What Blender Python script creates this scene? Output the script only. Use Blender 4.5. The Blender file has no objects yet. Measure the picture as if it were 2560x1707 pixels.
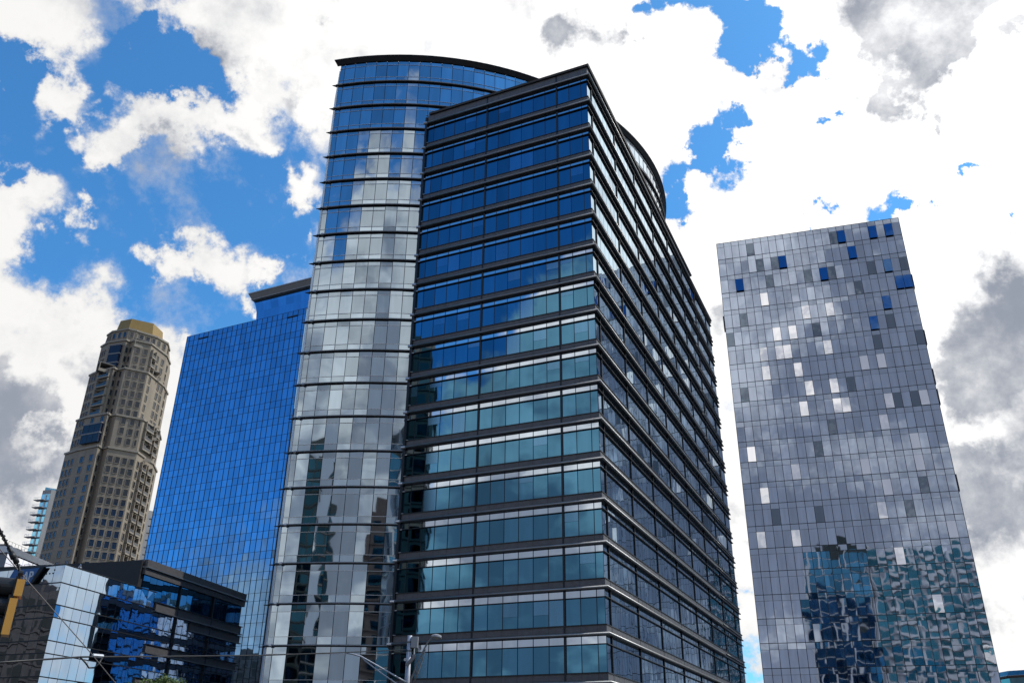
import bpy, bmesh, math, random
from math import sin, cos, tan, radians as R, pi, sqrt, atan2, hypot
from mathutils import Vector, Matrix, noise as mnoise
random.seed(11)
scene = bpy.context.scene
# ------------------------------------------------------------------ camera
F = 2190.0; PCX, PCY = 1280.0, 853.5
_up = Vector((52.8, 4437, -F)).normalized()
_fh = (Vector((0, 0, -1)) - _up * _up.dot(Vector((0, 0, -1)))).normalized()
_rt = _fh.cross(_up)
M3 = Matrix((_rt, _fh, _up))            # camera -> world
CAMZ = 1.7
cam_d = bpy.data.cameras.new("camera"); cam = bpy.data.objects.new("camera", cam_d)
scene.collection.objects.link(cam); scene.camera = cam
cam_d.sensor_width = 36; cam_d.lens = F / 2560 * 36; cam_d.clip_end = 6000; cam_d.clip_start = 0.1
cam.matrix_world = Matrix.Translation((0, 0, CAMZ)) @ M3.to_4x4()
def ray(px, py):
    return (M3 @ Vector((px - PCX, -(py - PCY), -F))).normalized()
def azel(az, el):
    az, el = R(az), R(el); return Vector((sin(az) * cos(el), cos(az) * cos(el), sin(el)))
def proj(p):
    c = M3.transposed() @ (Vector(p) - Vector((0, 0, CAMZ)))
    if c.z > -0.1: return None
    return (PCX + F * c.x / -c.z, PCY - F * c.y / -c.z)
# ------------------------------------------------------------------ exposure
scene.view_settings.view_transform = 'Standard'; scene.view_settings.look = 'None'
scene.view_settings.exposure = 0.0; scene.view_settings.gamma = 1.0
scene.cycles.max_bounces = 8; scene.cycles.glossy_bounces = 5; scene.cycles.diffuse_bounces = 2
scene.cycles.caustics_reflective = False; scene.cycles.caustics_refractive = False
# ------------------------------------------------------------------ sun
SUN_AZ, SUN_EL = 78.0, 52.0
sd = bpy.data.lights.new("sun", 'SUN'); sd.energy = 2.6; sd.angle = R(0.6); sd.color = (1.0, 0.95, 0.86)
so = bpy.data.objects.new("sun", sd); scene.collection.objects.link(so)
so.rotation_euler = (-azel(SUN_AZ, SUN_EL)).to_track_quat('-Z', 'Y').to_euler()
# ------------------------------------------------------------------ world: Nishita sky with procedural clouds
world = bpy.data.worlds.new("World"); scene.world = world; world.use_nodes = True
wt = world.node_tree; wt.nodes.clear()
class NT:
    def __init__(s, t): s.t = t
    def n(s, typ, **kw):
        o = s.t.nodes.new(typ)
        for k, v in kw.items(): setattr(o, k, v)
        return o
    def put(s, sock, v):
        if isinstance(v, (int, float)): sock.default_value = v
        elif isinstance(v, (tuple, list, Vector)): sock.default_value = tuple(v) + ((1.0,) if len(sock.default_value) == 4 and len(v) == 3 else ())
        else: s.t.links.new(v, sock)
    def math(s, op, a, b=0.0, c=0.0, clamp=False):
        o = s.n('ShaderNodeMath', operation=op, use_clamp=clamp)
        for i, v in enumerate((a, b, c)): s.put(o.inputs[i], v)
        return o.outputs[0]
    def vm(s, op, a, b=(0, 0, 0), sc=None):
        o = s.n('ShaderNodeVectorMath', operation=op); s.put(o.inputs[0], a); s.put(o.inputs[1], b)
        if sc is not None: s.put(o.inputs['Scale'], sc)
        return o.outputs['Value'] if op in ('DISTANCE', 'LENGTH', 'DOT_PRODUCT') else o.outputs[0]
    def noise(s, vec, scale, detail=4, rough=0.5, color=False, dist=0.0):
        o = s.n('ShaderNodeTexNoise'); s.put(o.inputs['Vector'], vec); s.put(o.inputs['Scale'], scale)
        o.inputs['Detail'].default_value = detail; o.inputs['Roughness'].default_value = rough; o.inputs['Distortion'].default_value = dist
        return o.outputs['Color' if color else 'Fac']
    def mr(s, v, a, b, c=0.0, d=1.0, smooth=False):
        o = s.n('ShaderNodeMapRange'); o.interpolation_type = 'SMOOTHSTEP' if smooth else 'LINEAR'
        for i, x in enumerate((v, a, b, c, d)): s.put(o.inputs[i], x)
        return o.outputs[0]
    def mix(s, f, a, b):
        o = s.n('ShaderNodeMix', data_type='RGBA'); s.put(o.inputs[0], f); s.put(o.inputs[6], a); s.put(o.inputs[7], b)
        return o.outputs[2]
W = NT(wt)
SC = 2560 / 2352.0
def D(x, y):            # a place in the sky as seen at that spot of the 2352-wide photograph
    return ray(x * SC, y * SC)
def blobs_px(lst, w):
    out = []
    for x, y, r in lst:
        c = D(x, y); e = D(x + r, y); f = D(x, y + r)
        out.append((c, ((c - e).length + (c - f).length) / 2, w))
    return out
def blobs_ae(lst, w): return [(azel(a, e), R(r), w) for a, e, r in lst]
PLUS = blobs_px([
 (90, 40, 150), (20, 20, 150), (190, 60, 135), (240, 110, 75), (130, 40, 150), (40, 100, 70),
 (400, 20, 90), (500, 40, 140), (590, 90, 150), (660, 150, 140), (740, 190, 110), (720, 80, 160), (800, 30, 200),
 (200, 190, 40), (260, 215, 35), (320, 285, 45),
 (250, 275, 62), (330, 270, 70), (400, 250, 85), (470, 230, 90), (540, 260, 75), (430, 320, 60), (500, 290, 70), (250, 330, 42), (575, 290, 40),
 (640, 390, 45), (690, 400, 60), (720, 370, 50), (690, 450, 40), (745, 430, 45),
 (40, 420, 95), (0, 500, 110), (80, 480, 70), (120, 540, 55), (160, 440, 32), (20, 380, 50),
 (0, 660, 180), (100, 680, 130), (200, 730, 130), (260, 800, 130), (60, 850, 260), (200, 950, 260), (50, 1080, 260), (330, 850, 110), (395, 900, 100), (400, 1050, 120), (200, 1200, 260), (10, 1350, 260), (380, 790, 50),
 (400, 570, 55), (450, 570, 65), (510, 590, 70), (560, 600, 65), (600, 640, 45), (350, 580, 45), (565, 500, 32), (570, 525, 28), (640, 620, 40), (660, 640, 36),
 (590, 695, 42), (615, 720, 38), (710, 570, 28),
 (1000, 60, 330), (1150, 250, 420), (1500, 200, 480), (1900, 150, 520), (2300, 200, 520), (2300, 700, 520), (1850, 700, 520), (1700, 1250, 420), (2300, 1300, 520), (1450, 700, 480), (2100, 1100, 500), (1100, 700, 400), (1300,1300,500),
], 2.1)
PLUS += blobs_ae([(38, 30, 26), (40, 10, 26), (50, 48, 26), (20, 58, 22), (0, 66, 20),
 # behind the viewer
 (-150, 12, 22), (-168, 14, 24), (172, 12, 24), (-132, 8, 16), (-143, 18, 14), (-157, 24, 13), (-172, 26, 13), (172, 25, 14), (-139, 28, 7), (-134, 24, 8), (-166, 37, 5.5), (-172, 44, 4.5), (-160, 32, 5), (-178, 36, 6), (170, 36, 5), (-170, 50, 3.5),
 (150, 20, 22), (130, 15, 20), (105, 20, 22), (75, 22, 24), (-62, 18, 12), (-80, 60, 14), (-150, 72, 14), (-108, 4, 10), (-95, 6, 8)], 2.0)
NEG = blobs_px([
 (1490, 5, 34), (1540, 8, 38), (1590, 18, 40), (1640, 28, 46), (1690, 48, 52), (1735, 40, 44), (1700, 90, 50), (1700, 135, 44), (1715, 155, 28), (1760, 80, 44), (1790, 100, 40), (1800, 150, 42), (1780, 185, 34), (1840, 160, 36), (1870, 185, 24), (1760, 215, 18),
 (1645, 290, 32), (1650, 330, 42), (1640, 375, 40), (1690, 400, 40), (1665, 360, 38), (1610, 350, 22), (1620, 405, 24),
 (1550, 440, 44), (1565, 480, 36), (1535, 460, 36), (1585, 510, 14), (1600, 430, 20),
 (1895, 312, 20), (1925, 305, 18), (2205, 370, 17), (2230, 366, 13), (2015, 455, 32), (2070, 430, 32), (2060, 465, 24), (2100, 435, 18), (2120, 478, 13), (1880, 478, 20), (1745, 535, 13), (1720, 540, 16), (1831, 516, 9), (2330, 505, 13), (1970, 268, 13),
 (15, 90, 40), (60, 160, 60), (300, 110, 60), (360, 150, 60), (320, 60, 40), (450, 160, 70)], -3.7)
NEG += blobs_px([(1725, 1500, 46), (1720, 1545, 40), (2320, 1385, 34), (2345, 1400, 32), (1690, 1370, 24)], -1.9)
PLUS += blobs_ae([(-112, 9, 11), (-104, 7, 9), (-109, 17, 11)], 1.05) + blobs_ae([(-127, 11, 10), (-127, 19, 7), (-124, 6, 8)], 2.0)
NEG += blobs_ae([(-115, 32, 17), (-108, 19, 9), (-121, 31, 8), (-104, 16, 9), (-130, 40, 10), (-145, 47, 12), (-160, 50, 8), (178, 50, 11), (155, 48, 14), (130, 45, 13), (-105, 45, 16), (-98, 28, 9)], -2.2)
GREY = blobs_px([
 (1330, 100, 60), (1390, 125, 70), (1430, 130, 45), (770, 60, 45), (785, 95, 25), (1140, 60, 12), (1210, 60, 40),
 (1960, 10, 90), (2060, 40, 150), (2140, 60, 120), (2080, 130, 100), (2040, 190, 60), (2110, 170, 80), (2130, 250, 36), (2120, 225, 40), (2290, 140, 45), (2260, 165, 36), (2320, 90, 50), (2180, 10, 110),
 (2195, 540, 42), (2220, 570, 30), (2250, 680, 100), (2320, 740, 140), (2250, 800, 110), (2220, 870, 90), (2330, 900, 150), (2220, 940, 70), (2300, 620, 70),
 (2290, 1080, 120), (2250, 1180, 110), (2340, 1180, 130), (2280, 1290, 90), (2240, 1060, 60), (2300,1500,70),
 (1640, 680, 60), (1670, 760, 55), (1650, 640, 40), (1690, 1170, 60), (1700, 1260, 36), (1710, 1380, 44), (1690, 1000, 40),
 (40, 760, 90), (110, 730, 60), (60, 850, 110), (40, 960, 130), (60, 1050, 160), (130, 1090, 130), (220, 760, 50), (280, 800, 50), (250, 850, 60), (30, 1150, 110), (200, 1050, 90), (20, 680, 50),
 (350, 310, 30), (520, 290, 36), (440, 300, 30), (600, 230, 36), (500, 110, 50), (0, 130, 40)], 1.0)
GREY += blobs_px([(160, 795, 55), (175, 930, 75), (150, 960, 50)], -1.6) + blobs_px([(60, 900, 120), (30, 1000, 130), (110, 1060, 110), (2280, 780, 90), (2050, 70, 120), (1370, 115, 95), (1310, 100, 60), (1430, 125, 60), (2100, 160, 80), (2290, 140, 60), (2130, 230, 50), (780, 70, 40)], 0.6)
GREY += blobs_ae([(-166, 14, 12), (-172, 21, 7), (-160, 17, 7), (-150, 13, 9), (178, 14, 12), (-130, 11, 6), (-138, 17, 5), (-128, 16, 4), (-145, 26, 5), (-133, 5, 5), (-170, 30, 5), (-155, 27, 4), (160, 12, 12), (-176, 34, 3)], 0.9)
tc = W.n('ShaderNodeTexCoord').outputs['Generated']
w1 = W.vm('SCALE', W.vm('SUBTRACT', W.noise(tc, 3.2, 3, color=True), (0.5, 0.5, 0.5)), sc=0.19)
w2 = W.vm('SCALE', W.vm('SUBTRACT', W.noise(tc, 13.0, 6, 0.62, color=True), (0.5, 0.5, 0.5)), sc=0.14)
pw = W.vm('ADD', tc, W.vm('ADD', w1, w2))
def field(bl, pos, lo=0.10, hi=1.28):
    acc = None
    for c, r, w in bl:
        v = W.mr(W.vm('DISTANCE', pos, c), r * lo, r * hi, w, 0.0, smooth=True)
        acc = v if acc is None else W.math('ADD', acc, v)
    return acc
fp = W.math('SUBTRACT', W.math('MINIMUM', field(PLUS, pw), 2.9), 0.80)
pw2 = W.vm('ADD', tc, W.vm('ADD', W.vm('SCALE', w1, sc=0.4), W.vm('SCALE', w2, sc=0.9)))
fn = field(NEG, pw2, 0.0, 1.5)
fb = W.noise(tc, 7.0, 9, 0.62)
fb2 = W.noise(tc, 26.0, 7, 0.65)
cov = W.math('ADD', fp, fn)
cov = W.math('ADD', cov, W.math('MULTIPLY', W.math('SUBTRACT', fb, 0.5), 4.8))
cov = W.math('ADD', cov, W.math('MULTIPLY', W.math('SUBTRACT', fb2, 0.5), 2.8))
cover = W.mr(cov, -0.75, 1.2, smooth=True)
gr = W.math('ADD', W.math('MULTIPLY', W.math('MINIMUM', field(GREY, pw, 0.0, 1.45), 1.2), 0.78), W.math('MULTIPLY', W.math('SUBTRACT', fb, 0.5), 4.2))
back = W.mr(W.vm('DOT_PRODUCT', tc, (0.0, -1.0, 0.0)), 0.1, 0.5)
gr = W.math('ADD', gr, W.math('MULTIPLY', back, W.math('MULTIPLY', W.math('SUBTRACT', W.noise(W.vm('MULTIPLY', tc, (1, 1, 2.6)), 5.5, 8, 0.56), 0.45), 6.0)))
zz = W.n('ShaderNodeSeparateXYZ'); W.put(zz.inputs[0], tc)
gr = W.math('ADD', gr, W.math('MULTIPLY', back, W.mr(zz.outputs[2], 0.12, 0.5, 0.75, -0.1)))
gr = W.mr(gr, 0.05, 1.6, smooth=True)
edge = W.mr(cov, 0.1, 1.9, 0.30, 0.0)
gr = W.math('ADD', gr, edge, clamp=True)
ccol = W.mix(gr, (1.0, 0.99, 0.975), (0.33, 0.365, 0.44))
sky = W.n('ShaderNodeTexSky', sky_type='NISHITA'); sky.sun_disc = False
sky.sun_elevation = R(SUN_EL); sky.sun_rotation = R(SUN_AZ)
sky.air_density = 1.0; sky.dust_density = 1.1; sky.ozone_density = 1.6
skc = W.n('ShaderNodeMix', data_type='RGBA', blend_type='MULTIPLY'); skc.inputs[0].default_value = 1.0
W.put(skc.inputs[6], sky.outputs[0]); skc.inputs[7].default_value = (0.40, 0.98, 1.36, 1)
bgs = W.n('ShaderNodeBackground'); W.put(bgs.inputs[0], skc.outputs[2]); bgs.inputs[1].default_value = 0.15
bgc = W.n('ShaderNodeBackground'); W.put(bgc.inputs[0], ccol); W.put(bgc.inputs[1], W.math('ADD', 0.95, W.math('MULTIPLY', W.mr(W.vm('DISTANCE', tc, azel(45, 46)), 0.1, 1.0, 0.55, 0.0, smooth=True), W.math('POWER', W.math('SUBTRACT', 1.0, gr, clamp=True), 1.6))))
ms = W.n('ShaderNodeMixShader'); W.put(ms.inputs[0], cover); W.put(ms.inputs[1], bgs.outputs[0]); W.put(ms.inputs[2], bgc.outputs[0])
wo = W.n('ShaderNodeOutputWorld'); wt.links.new(ms.outputs[0], wo.inputs[0])
world.cycles.sampling_method = 'MANUAL'; world.cycles.sample_map_resolution = 512

# ------------------------------------------------------------------ materials
def newmat(name):
    m = bpy.data.materials.new(name); m.use_nodes = True; t = m.node_tree
    return m, NT(t), t.nodes['Principled BSDF']
def matte(name, col, rough=0.6, metal=0.0, var=0.12, scale=0.8, bump=0.0, bscale=8.0, spec=0.5, streak=False):
    m, N, b = newmat(name)
    pos = N.n('ShaderNodeNewGeometry').outputs['Position']
    v = N.vm('MULTIPLY', pos, (1, 1, 0.12)) if streak else pos
    f = N.mr(N.noise(v, scale, 6, 0.6), 0.3, 0.7, 1 - var, 1 + var)
    c = N.n('ShaderNodeVectorMath', operation='SCALE'); c.inputs[0].default_value = col; N.put(c.inputs['Scale'], f)
    N.put(b.inputs['Base Color'], c.outputs[0])
    b.inputs['Roughness'].default_value = rough; b.inputs['Metallic'].default_value = metal
    b.inputs['Specular IOR Level'].default_value = spec
    if bump:
        bn = N.n('ShaderNodeBump'); N.put(bn.inputs['Height'], N.noise(pos, bscale, 5)); bn.inputs['Distance'].default_value = bump
        N.put(b.inputs['Normal'], bn.outputs[0])
    return m
def glass(name, tint, rough=0.02, wave=0.0, wscale=0.6, lo=0.85, hi=1.1, base=(0.01, 0.014, 0.018), pillow=0.0, streak=0.06):
    """mirror-coated facade glass: tinted reflection, each pane a little different, sheet slightly wavy"""
    m, N, b = newmat(name)
    g = N.n('ShaderNodeNewGeometry')
    rnd = g.outputs['Random Per Island']; pos = g.outputs['Position']
    f = N.mr(rnd, 0, 1, lo, hi)
    st = N.mr(N.noise(N.vm('MULTIPLY', pos, (1.3, 1.3, 0.18)), 1.0, 3), 0.3, 0.7, 1 - streak, 1 + streak)
    f = N.math('MULTIPLY', f, st)
    c = N.n('ShaderNodeVectorMath', operation='SCALE'); c.inputs[0].default_value = tint; N.put(c.inputs['Scale'], f)
    N.put(b.inputs['Base Color'], c.outputs[0])
    b.inputs['Metallic'].default_value = 1.0; b.inputs['Roughness'].default_value = rough
    if wave:
        off = N.vm('SCALE', N.vm('ADD', (13.1, 7.7, 3.3), (0, 0, 0)), sc=rnd)
        h = N.noise(N.vm('ADD', N.vm('MULTIPLY', pos, (1, 1, 0.75)), off), wscale, 1, 0.4)
        bn = N.n('ShaderNodeBump'); N.put(bn.inputs['Height'], h); bn.inputs['Distance'].default_value = wave; bn.inputs['Strength'].default_value = 1.0
        N.put(b.inputs['Normal'], bn.outputs[0])
    return m
def emis(name, col, s):
    m, N, b = newmat(name); b.inputs['Emission Color'].default_value = (*col, 1); b.inputs['Emission Strength'].default_value = s; return m
M = {}
M['granite'] = matte('granite', (0.125, 0.122, 0.13), 0.45, var=0.18, scale=2.0)
M['granite_l'] = matte('granite_light', (0.13, 0.13, 0.14), 0.45, var=0.15, scale=2.0)
M['dkmetal'] = matte('dark_metal', (0.035, 0.038, 0.045), 0.35, metal=0.3, var=0.15)
M['tube'] = matte('brushed_tube', (0.26, 0.26, 0.265), 0.42, metal=0.8, var=0.12)
M['alu'] = matte('aluminium', (0.62, 0.64, 0.68), 0.3, metal=0.7, var=0.08)
M['mull'] = matte('mullion', (0.02, 0.025, 0.035), 0.4, metal=0.3)
M['white'] = matte('white_panel', (0.78, 0.78, 0.80), 0.4, var=0.05)
M['core'] = matte('core', (0.03, 0.032, 0.036), 0.6)
M['g_vis'] = glass('vision_glass', (0.08, 0.22, 0.34), wave=0.010, wscale=0.35, lo=0.72, hi=1.15)
M['g_blind'] = glass('vision_glass_with_blind', (0.12, 0.27, 0.42), rough=0.10)
M['g_top'] = glass('spandrel_glass', (0.60, 0.68, 0.77), wave=0.008, wscale=0.35, lo=0.92, hi=1.06)
M['g_curve'] = glass('curved_wing_glass', (0.40, 0.49, 0.57), wave=0.022, wscale=0.30, lo=0.78, hi=1.18)
M['g_side'] = glass('side_glass', (0.26, 0.42, 0.54), wave=0.018, wscale=0.5, lo=0.85, hi=1.1)
M['g_rt'] = glass('lilac_glass', (0.42, 0.485, 0.61), wave=0.010, wscale=0.42, lo=0.88, hi=1.08, streak=0.10)
M['g_rt2'] = glass('lilac_transom_glass', (0.41, 0.475, 0.59), wave=0.010, wscale=0.42, lo=0.9, hi=1.05)
M['g_white'] = glass('open_window_cloud_tint', (0.92, 0.93, 1.0), wave=0.01)  # near-white tint puts the mirrored cloud into the pane's colour
M['g_grey'] = glass('window_dark_grey', (0.17, 0.21, 0.27), wave=0.02)
M['g_deep'] = glass('open_window_sky_tint', (0.10, 0.20, 0.36), wave=0.01)  # dark blue tint adds the mirrored deep sky to the colour
M['g_blue'] = glass('blue_glass', (0.17, 0.33, 0.54), wave=0.012, wscale=0.3, lo=0.88, hi=1.14)
M['g_low'] = glass('low_building_glass', (0.38, 0.49, 0.62), wave=0.016, wscale=0.5, lo=0.9, hi=1.08)
M['g_dim'] = matte('window_glass', (0.030, 0.038, 0.050), 0.10, var=.3, scale=.3, spec=.7)
M['g_bluewin'] = matte('window_glass_blue', (0.018, 0.045, 0.11), 0.10, var=.3, scale=.3, spec=.7)
M['g_bay'] = matte('bay_window_glass', (0.008, 0.018, 0.05), 0.2, spec=.3)
M['g_aqua'] = glass('aqua_glass', (0.22, 0.55, 0.75), wave=0.02, lo=0.6, hi=1.4)
M['g_darkt'] = glass('dark_teal_glass', (0.02, 0.06, 0.085), rough=0.04, lo=0.6, hi=1.5)
M['g_tealb'] = glass('teal_glass_bright', (0.06, 0.19, 0.31), rough=0.03, lo=0.5, hi=1.5)
M['g_teal'] = glass('teal_glass', (0.03, 0.115, 0.16), rough=0.03, lo=0.6, hi=1.6)
M['void'] = matte('recess_shade_dark_window', (0.035, 0.032, 0.03), 0.8)  # dark sheet painted for recess shade; also plain dark windows

# ------------------------------------------------------------------ building helpers
class MB:
    def __init__(s): s.v = []; s.f = []; s.m = []
    def poly(s, pts, mat):
        i = len(s.v); s.v += [tuple(p) for p in pts]; s.f.append(tuple(range(i, i + len(pts)))); s.m.append(mat)
    def hexa(s, p, mat):        # p: 4 bottom + 4 top, same winding
        i = len(s.v); s.v += [tuple(q) for q in p]
        for f in ((3, 2, 1, 0), (4, 5, 6, 7), (0, 1, 5, 4), (1, 2, 6, 5), (2, 3, 7, 6), (3, 0, 4, 7)):
            s.f.append(tuple(i + k for k in f)); s.m.append(mat)
    def prism(s, poly, z0, z1, mat, cap=True, topmat=None):
        i = len(s.v); n = len(poly)
        s.v += [(p[0], p[1], z0) for p in poly] + [(p[0], p[1], z1) for p in poly]
        for k in range(n): s.f.append((i + k, i + (k + 1) % n, i + n + (k + 1) % n, i + n + k)); s.m.append(mat)
        if cap:
            s.f.append(tuple(i + n + k for k in range(n))); s.m.append(topmat or mat)
            s.f.append(tuple(i + k for k in reversed(range(n)))); s.m.append(mat)
    def tube(s, pts, r, mat, n=8, r2=None):
        pts = [Vector(p) for p in pts]; rings = []; N_ = len(pts); a0 = None
        for k, p in enumerate(pts):
            d = (pts[min(k + 1, N_ - 1)] - pts[max(k - 1, 0)]).normalized()
            if a0 is None: a0 = d.orthogonal().normalized()
            a0 = (a0 - d * a0.dot(d)).normalized(); b = d.cross(a0)
            rr = r if r2 is None else r + (r2 - r) * k / max(1, N_ - 1)
            i = len(s.v); rings.append(i)
            s.v += [tuple(p + (a0 * cos(2 * pi * j / n) + b * sin(2 * pi * j / n)) * rr) for j in range(n)]
        for k in range(N_ - 1):
            for j in range(n):
                s.f.append((rings[k] + j, rings[k] + (j + 1) % n, rings[k + 1] + (j + 1) % n, rings[k + 1] + j)); s.m.append(mat)
        s.f.append(tuple(rings[0] + j for j in reversed(range(n)))); s.m.append(mat)
        s.f.append(tuple(rings[-1] + j for j in range(n))); s.m.append(mat)
    def add(s, o):
        i = len(s.v); s.v += o.v; s.f += [tuple(k + i for k in f) for f in o.f]; s.m += o.m
    def score(s):
        ps = [proj(v) for v in s.v]; ps = [p for p in ps if p]
        if not ps: return 0
        x0 = max(0, min(p[0] for p in ps)); x1 = min(2560, max(p[0] for p in ps)); y0 = max(0, min(p[1] for p in ps)); y1 = min(1707, max(p[1] for p in ps))
        return max(0, x1 - x0) * max(0, y1 - y0)
    def build(s, name, parent=None, smooth=False, label=None, kind=None):
        me = bpy.data.meshes.new(name); o = bpy.data.objects.new(name, me); scene.collection.objects.link(o)
        off = Vector((0, 0, 0)); q = parent
        while q is not None: off = off + q.location; q = q.parent
        names = list(dict.fromkeys(s.m))
        me.from_pydata([(v[0] - off.x, v[1] - off.y, v[2] - off.z) for v in s.v], [], s.f)
        for nme in names: me.materials.append(M[nme])
        idx = {n: i for i, n in enumerate(names)}
        for p, mm in zip(me.polygons, s.m): p.material_index = idx[mm]; p.use_smooth = smooth
        me.update()
        if parent: o.parent = parent
        if label: o['label'] = label
        if kind: o['kind'] = kind
        return o
def root(name, loc, label, cat, group=None):
    o = bpy.data.objects.new(name, None); scene.collection.objects.link(o); o.location = loc
    o.empty_display_size = 1; o['label'] = label; o['category'] = cat
    if group: o['group'] = group
    return o
def tag(o, label, cat, group=None, kind=None):
    if kind: o['kind'] = kind
    else: o['label'] = label; o['category'] = cat
    if group: o['group'] = group
def struct(o): o['kind'] = 'structure'; return o
def many(name, items, parent, limit=100):
    """every item a part of its own; past the limit the smallest ones become one stuff part"""
    items = [(m.score(), i, m) for i, m in enumerate(items)]
    items.sort(key=lambda t: (-t[0], t[1]))
    for _, _, m in items[:limit]: m.build(name, parent)
    rest = items[limit:]
    if rest:
        a = MB()
        for _, _, m in rest: a.add(m)
        a.build(name, parent, kind='stuff')
def P2(az, d): return Vector((sin(R(az)) * d, cos(R(az)) * d))
class Face:
    """vertical facade plane: s along it, z up, o outwards (towards the viewer's side)"""
    def __init__(s, a, b, flip=False):
        s.a = Vector(a); d = Vector(b) - s.a; s.L = d.length; s.d = d / s.L
        n = Vector((s.d.y, -s.d.x))
        if flip: n = -n
        s.n = n
    def p(s, t, z, o=0.0):
        q = s.a + s.d * t + s.n * o; return (q.x, q.y, z)
    def box(s, mb, t0, t1, z0, z1, o0, o1, mat):
        mb.hexa([s.p(t0, z0, o0), s.p(t1, z0, o0), s.p(t1, z0, o1), s.p(t0, z0, o1), s.p(t0, z1, o0), s.p(t1, z1, o0), s.p(t1, z1, o1), s.p(t0, z1, o1)], mat)
    def pane(s, mb, t0, t1, z0, z1, o, mat, ja=0.0025, tilt=0.0):
        a = random.gauss(0, ja) * (t1 - t0) / 2; b = random.gauss(0, ja) * (z1 - z0) / 2
        k = tan(tilt) * (z1 - z0)
        mb.poly([s.p(t0, z0, o - a - b + k), s.p(t1, z0, o + a - b + k), s.p(t1, z1, o + a + b), s.p(t0, z1, o - a + b)], mat)
    def open_pane(s, mb, t0, t1, z0, z1, o, mat, tilt):
        """top-hung window swung outwards at its foot"""
        k = tan(tilt) * (z1 - z0); w = 0.04
        a = [s.p(t0, z0, o + k), s.p(t1, z0, o + k), s.p(t1, z1, o + 0.03), s.p(t0, z1, o + 0.03)]
        b = [s.p(t0, z0, o + k - w), s.p(t1, z0, o + k - w), s.p(t1, z1, o - .01), s.p(t0, z1, o - .01)]
        mb.poly(a, mat); mb.poly(b[::-1], 'mull')
        for i in range(4): mb.poly([a[(i + 1) % 4], a[i], b[i], b[(i + 1) % 4]], 'mull')

# ------------------------------------------------------------------ ground
mg = MB(); mg.poly([(-3000, -3000, 0), (3000, -3000, 0), (3000, 3000, 0), (-3000, 3000, 0)], 'asphalt')
M['asphalt'] = matte('asphalt', (0.07, 0.07, 0.072), 0.85, var=0.25, scale=0.3)
M['concrete'] = matte('concrete', (0.34, 0.33, 0.32), 0.8, var=0.15, scale=0.6, streak=True)
struct(mg.build('ground'))

# ================================================================== GLASS OFFICE TOWER (block + curved wing)
C0 = P2(6.1, 82.6); dL = P2(-65.31, 1); dR = P2(23.85, 1)
FL = Face(C0, C0 + dL * 24.0, flip=True)      # towards the viewer's left: outward normal = south-west
FR = Face(C0, C0 + dR * 70.5)
if FL.n.dot(-C0) < 0: FL.n = -FL.n
if FR.n.dot(Vector((1, 0))) < 0: FR.n = -FR.n
JT = 22.3
office = root('office_tower', (C0.x + 3, C0.y + 25, 0), 'dark banded glass office tower in the centre with a curved wing behind its sharp corner', 'office tower')
PZ = [13.08 + 4.1 * k for k in range(-3, 17)]  # levels of the horizontal tubes
TOP = 80.3
# --- block core
pl = [C0 + dL * JT, C0, C0 + dR * 54.2, C0 + dR * 54.2 + (-FR.n) * 30, C0 + dL * JT + dR * 54]
q = [FL.a + FL.d * JT - FL.n * .12, C0 - FL.n * .12 - FR.n * .12, C0 + dR * 54.2 - FR.n * .12, C0 + dR * 54.2 - FR.n * 24, C0 + dL * JT + dR * 50 - FR.n * .5]
wb = MB(); wb.prism([(v.x, v.y) for v in reversed(q)], 0, TOP - .15, 'core')
q2 = [C0 + dR * 54.2 - FR.n * .12, C0 + dR * 70.5 - FR.n * .12, C0 + dR * 70.5 - FR.n * 18, C0 + dR * 54.2 - FR.n * 18]
wb.prism([(v.x, v.y) for v in q2], 0, TOP - 1.2, 'core')
block = wb.build('block_wing', office)
LB_ = [0, .75, 2.33, 3.91, 'T', 5.49, 7.07, 8.65, 10.23, 11.81, 13.39, 'T', 14.97, 16.55, 18.13, 19.71, 21.3, 22.2]
# left face: t measured from the sharp corner leftwards
lb_bays = [[0, .8, 2.38, 3.96], [3.96, 5.55, 7.13, 8.71, 10.3, 11.9, 13.5], [13.5, 15.1, 16.65, 18.2, 19.75, 21.3, 22.25]]
rb_t = [1.5, 10.8, 20.0, 29.2, 38.4, 47.7, 57.0, 66.2, 70.5]
rb_bays = [[0, 1.5]]
for a, b in zip(rb_t[:-1], rb_t[1:]):
    n = max(1, round((b - a) / 1.55)); rb_bays.append([a + (b - a) * i / n for i in range(n + 1)])
ribbons = []
for k, z in enumerate(PZ):
    zb_, zt_ = z - 3.18, z - .86         # vision glass under this tube
    for F_, bays, gv, gt in ((FL, lb_bays, 'g_vis', 'g_top'), (FR, rb_bays, 'g_side', 'g_side')):
        for bay in bays:
            m = MB()
            for a, b in zip(bay[:-1], bay[1:]):
                if gv == 'g_vis' and random.random() < .16:
                    zm = zt_ - (zt_ - zb_) * random.choice((.25, .4, .55, 1.0)); st = random.getstate()
                    if zm > zb_ + .05: F_.pane(m, a + .03, b - .03, zb_, zm - .01, 0.0, gv, ja=.0010)
                    F_.pane(m, a + .03, b - .03, zm + .01, zt_, 0.0, 'g_blind', ja=.0010)
                else: F_.pane(m, a + .03, b - .03, zb_, zt_, 0.0, gv, ja=.0022)
                F_.pane(m, a + .03, b - .03, z - .78, z - .06, 0.0, gt, ja=.0015)
            for a in bay[1:-1]:
                F_.box(m, a - .03, a + .03, zb_, z - .06, -.05, .03 if F_ is FL else .006, 'mull')
            ribbons.append(m)
many('ribbon_window', ribbons, block)
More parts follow.
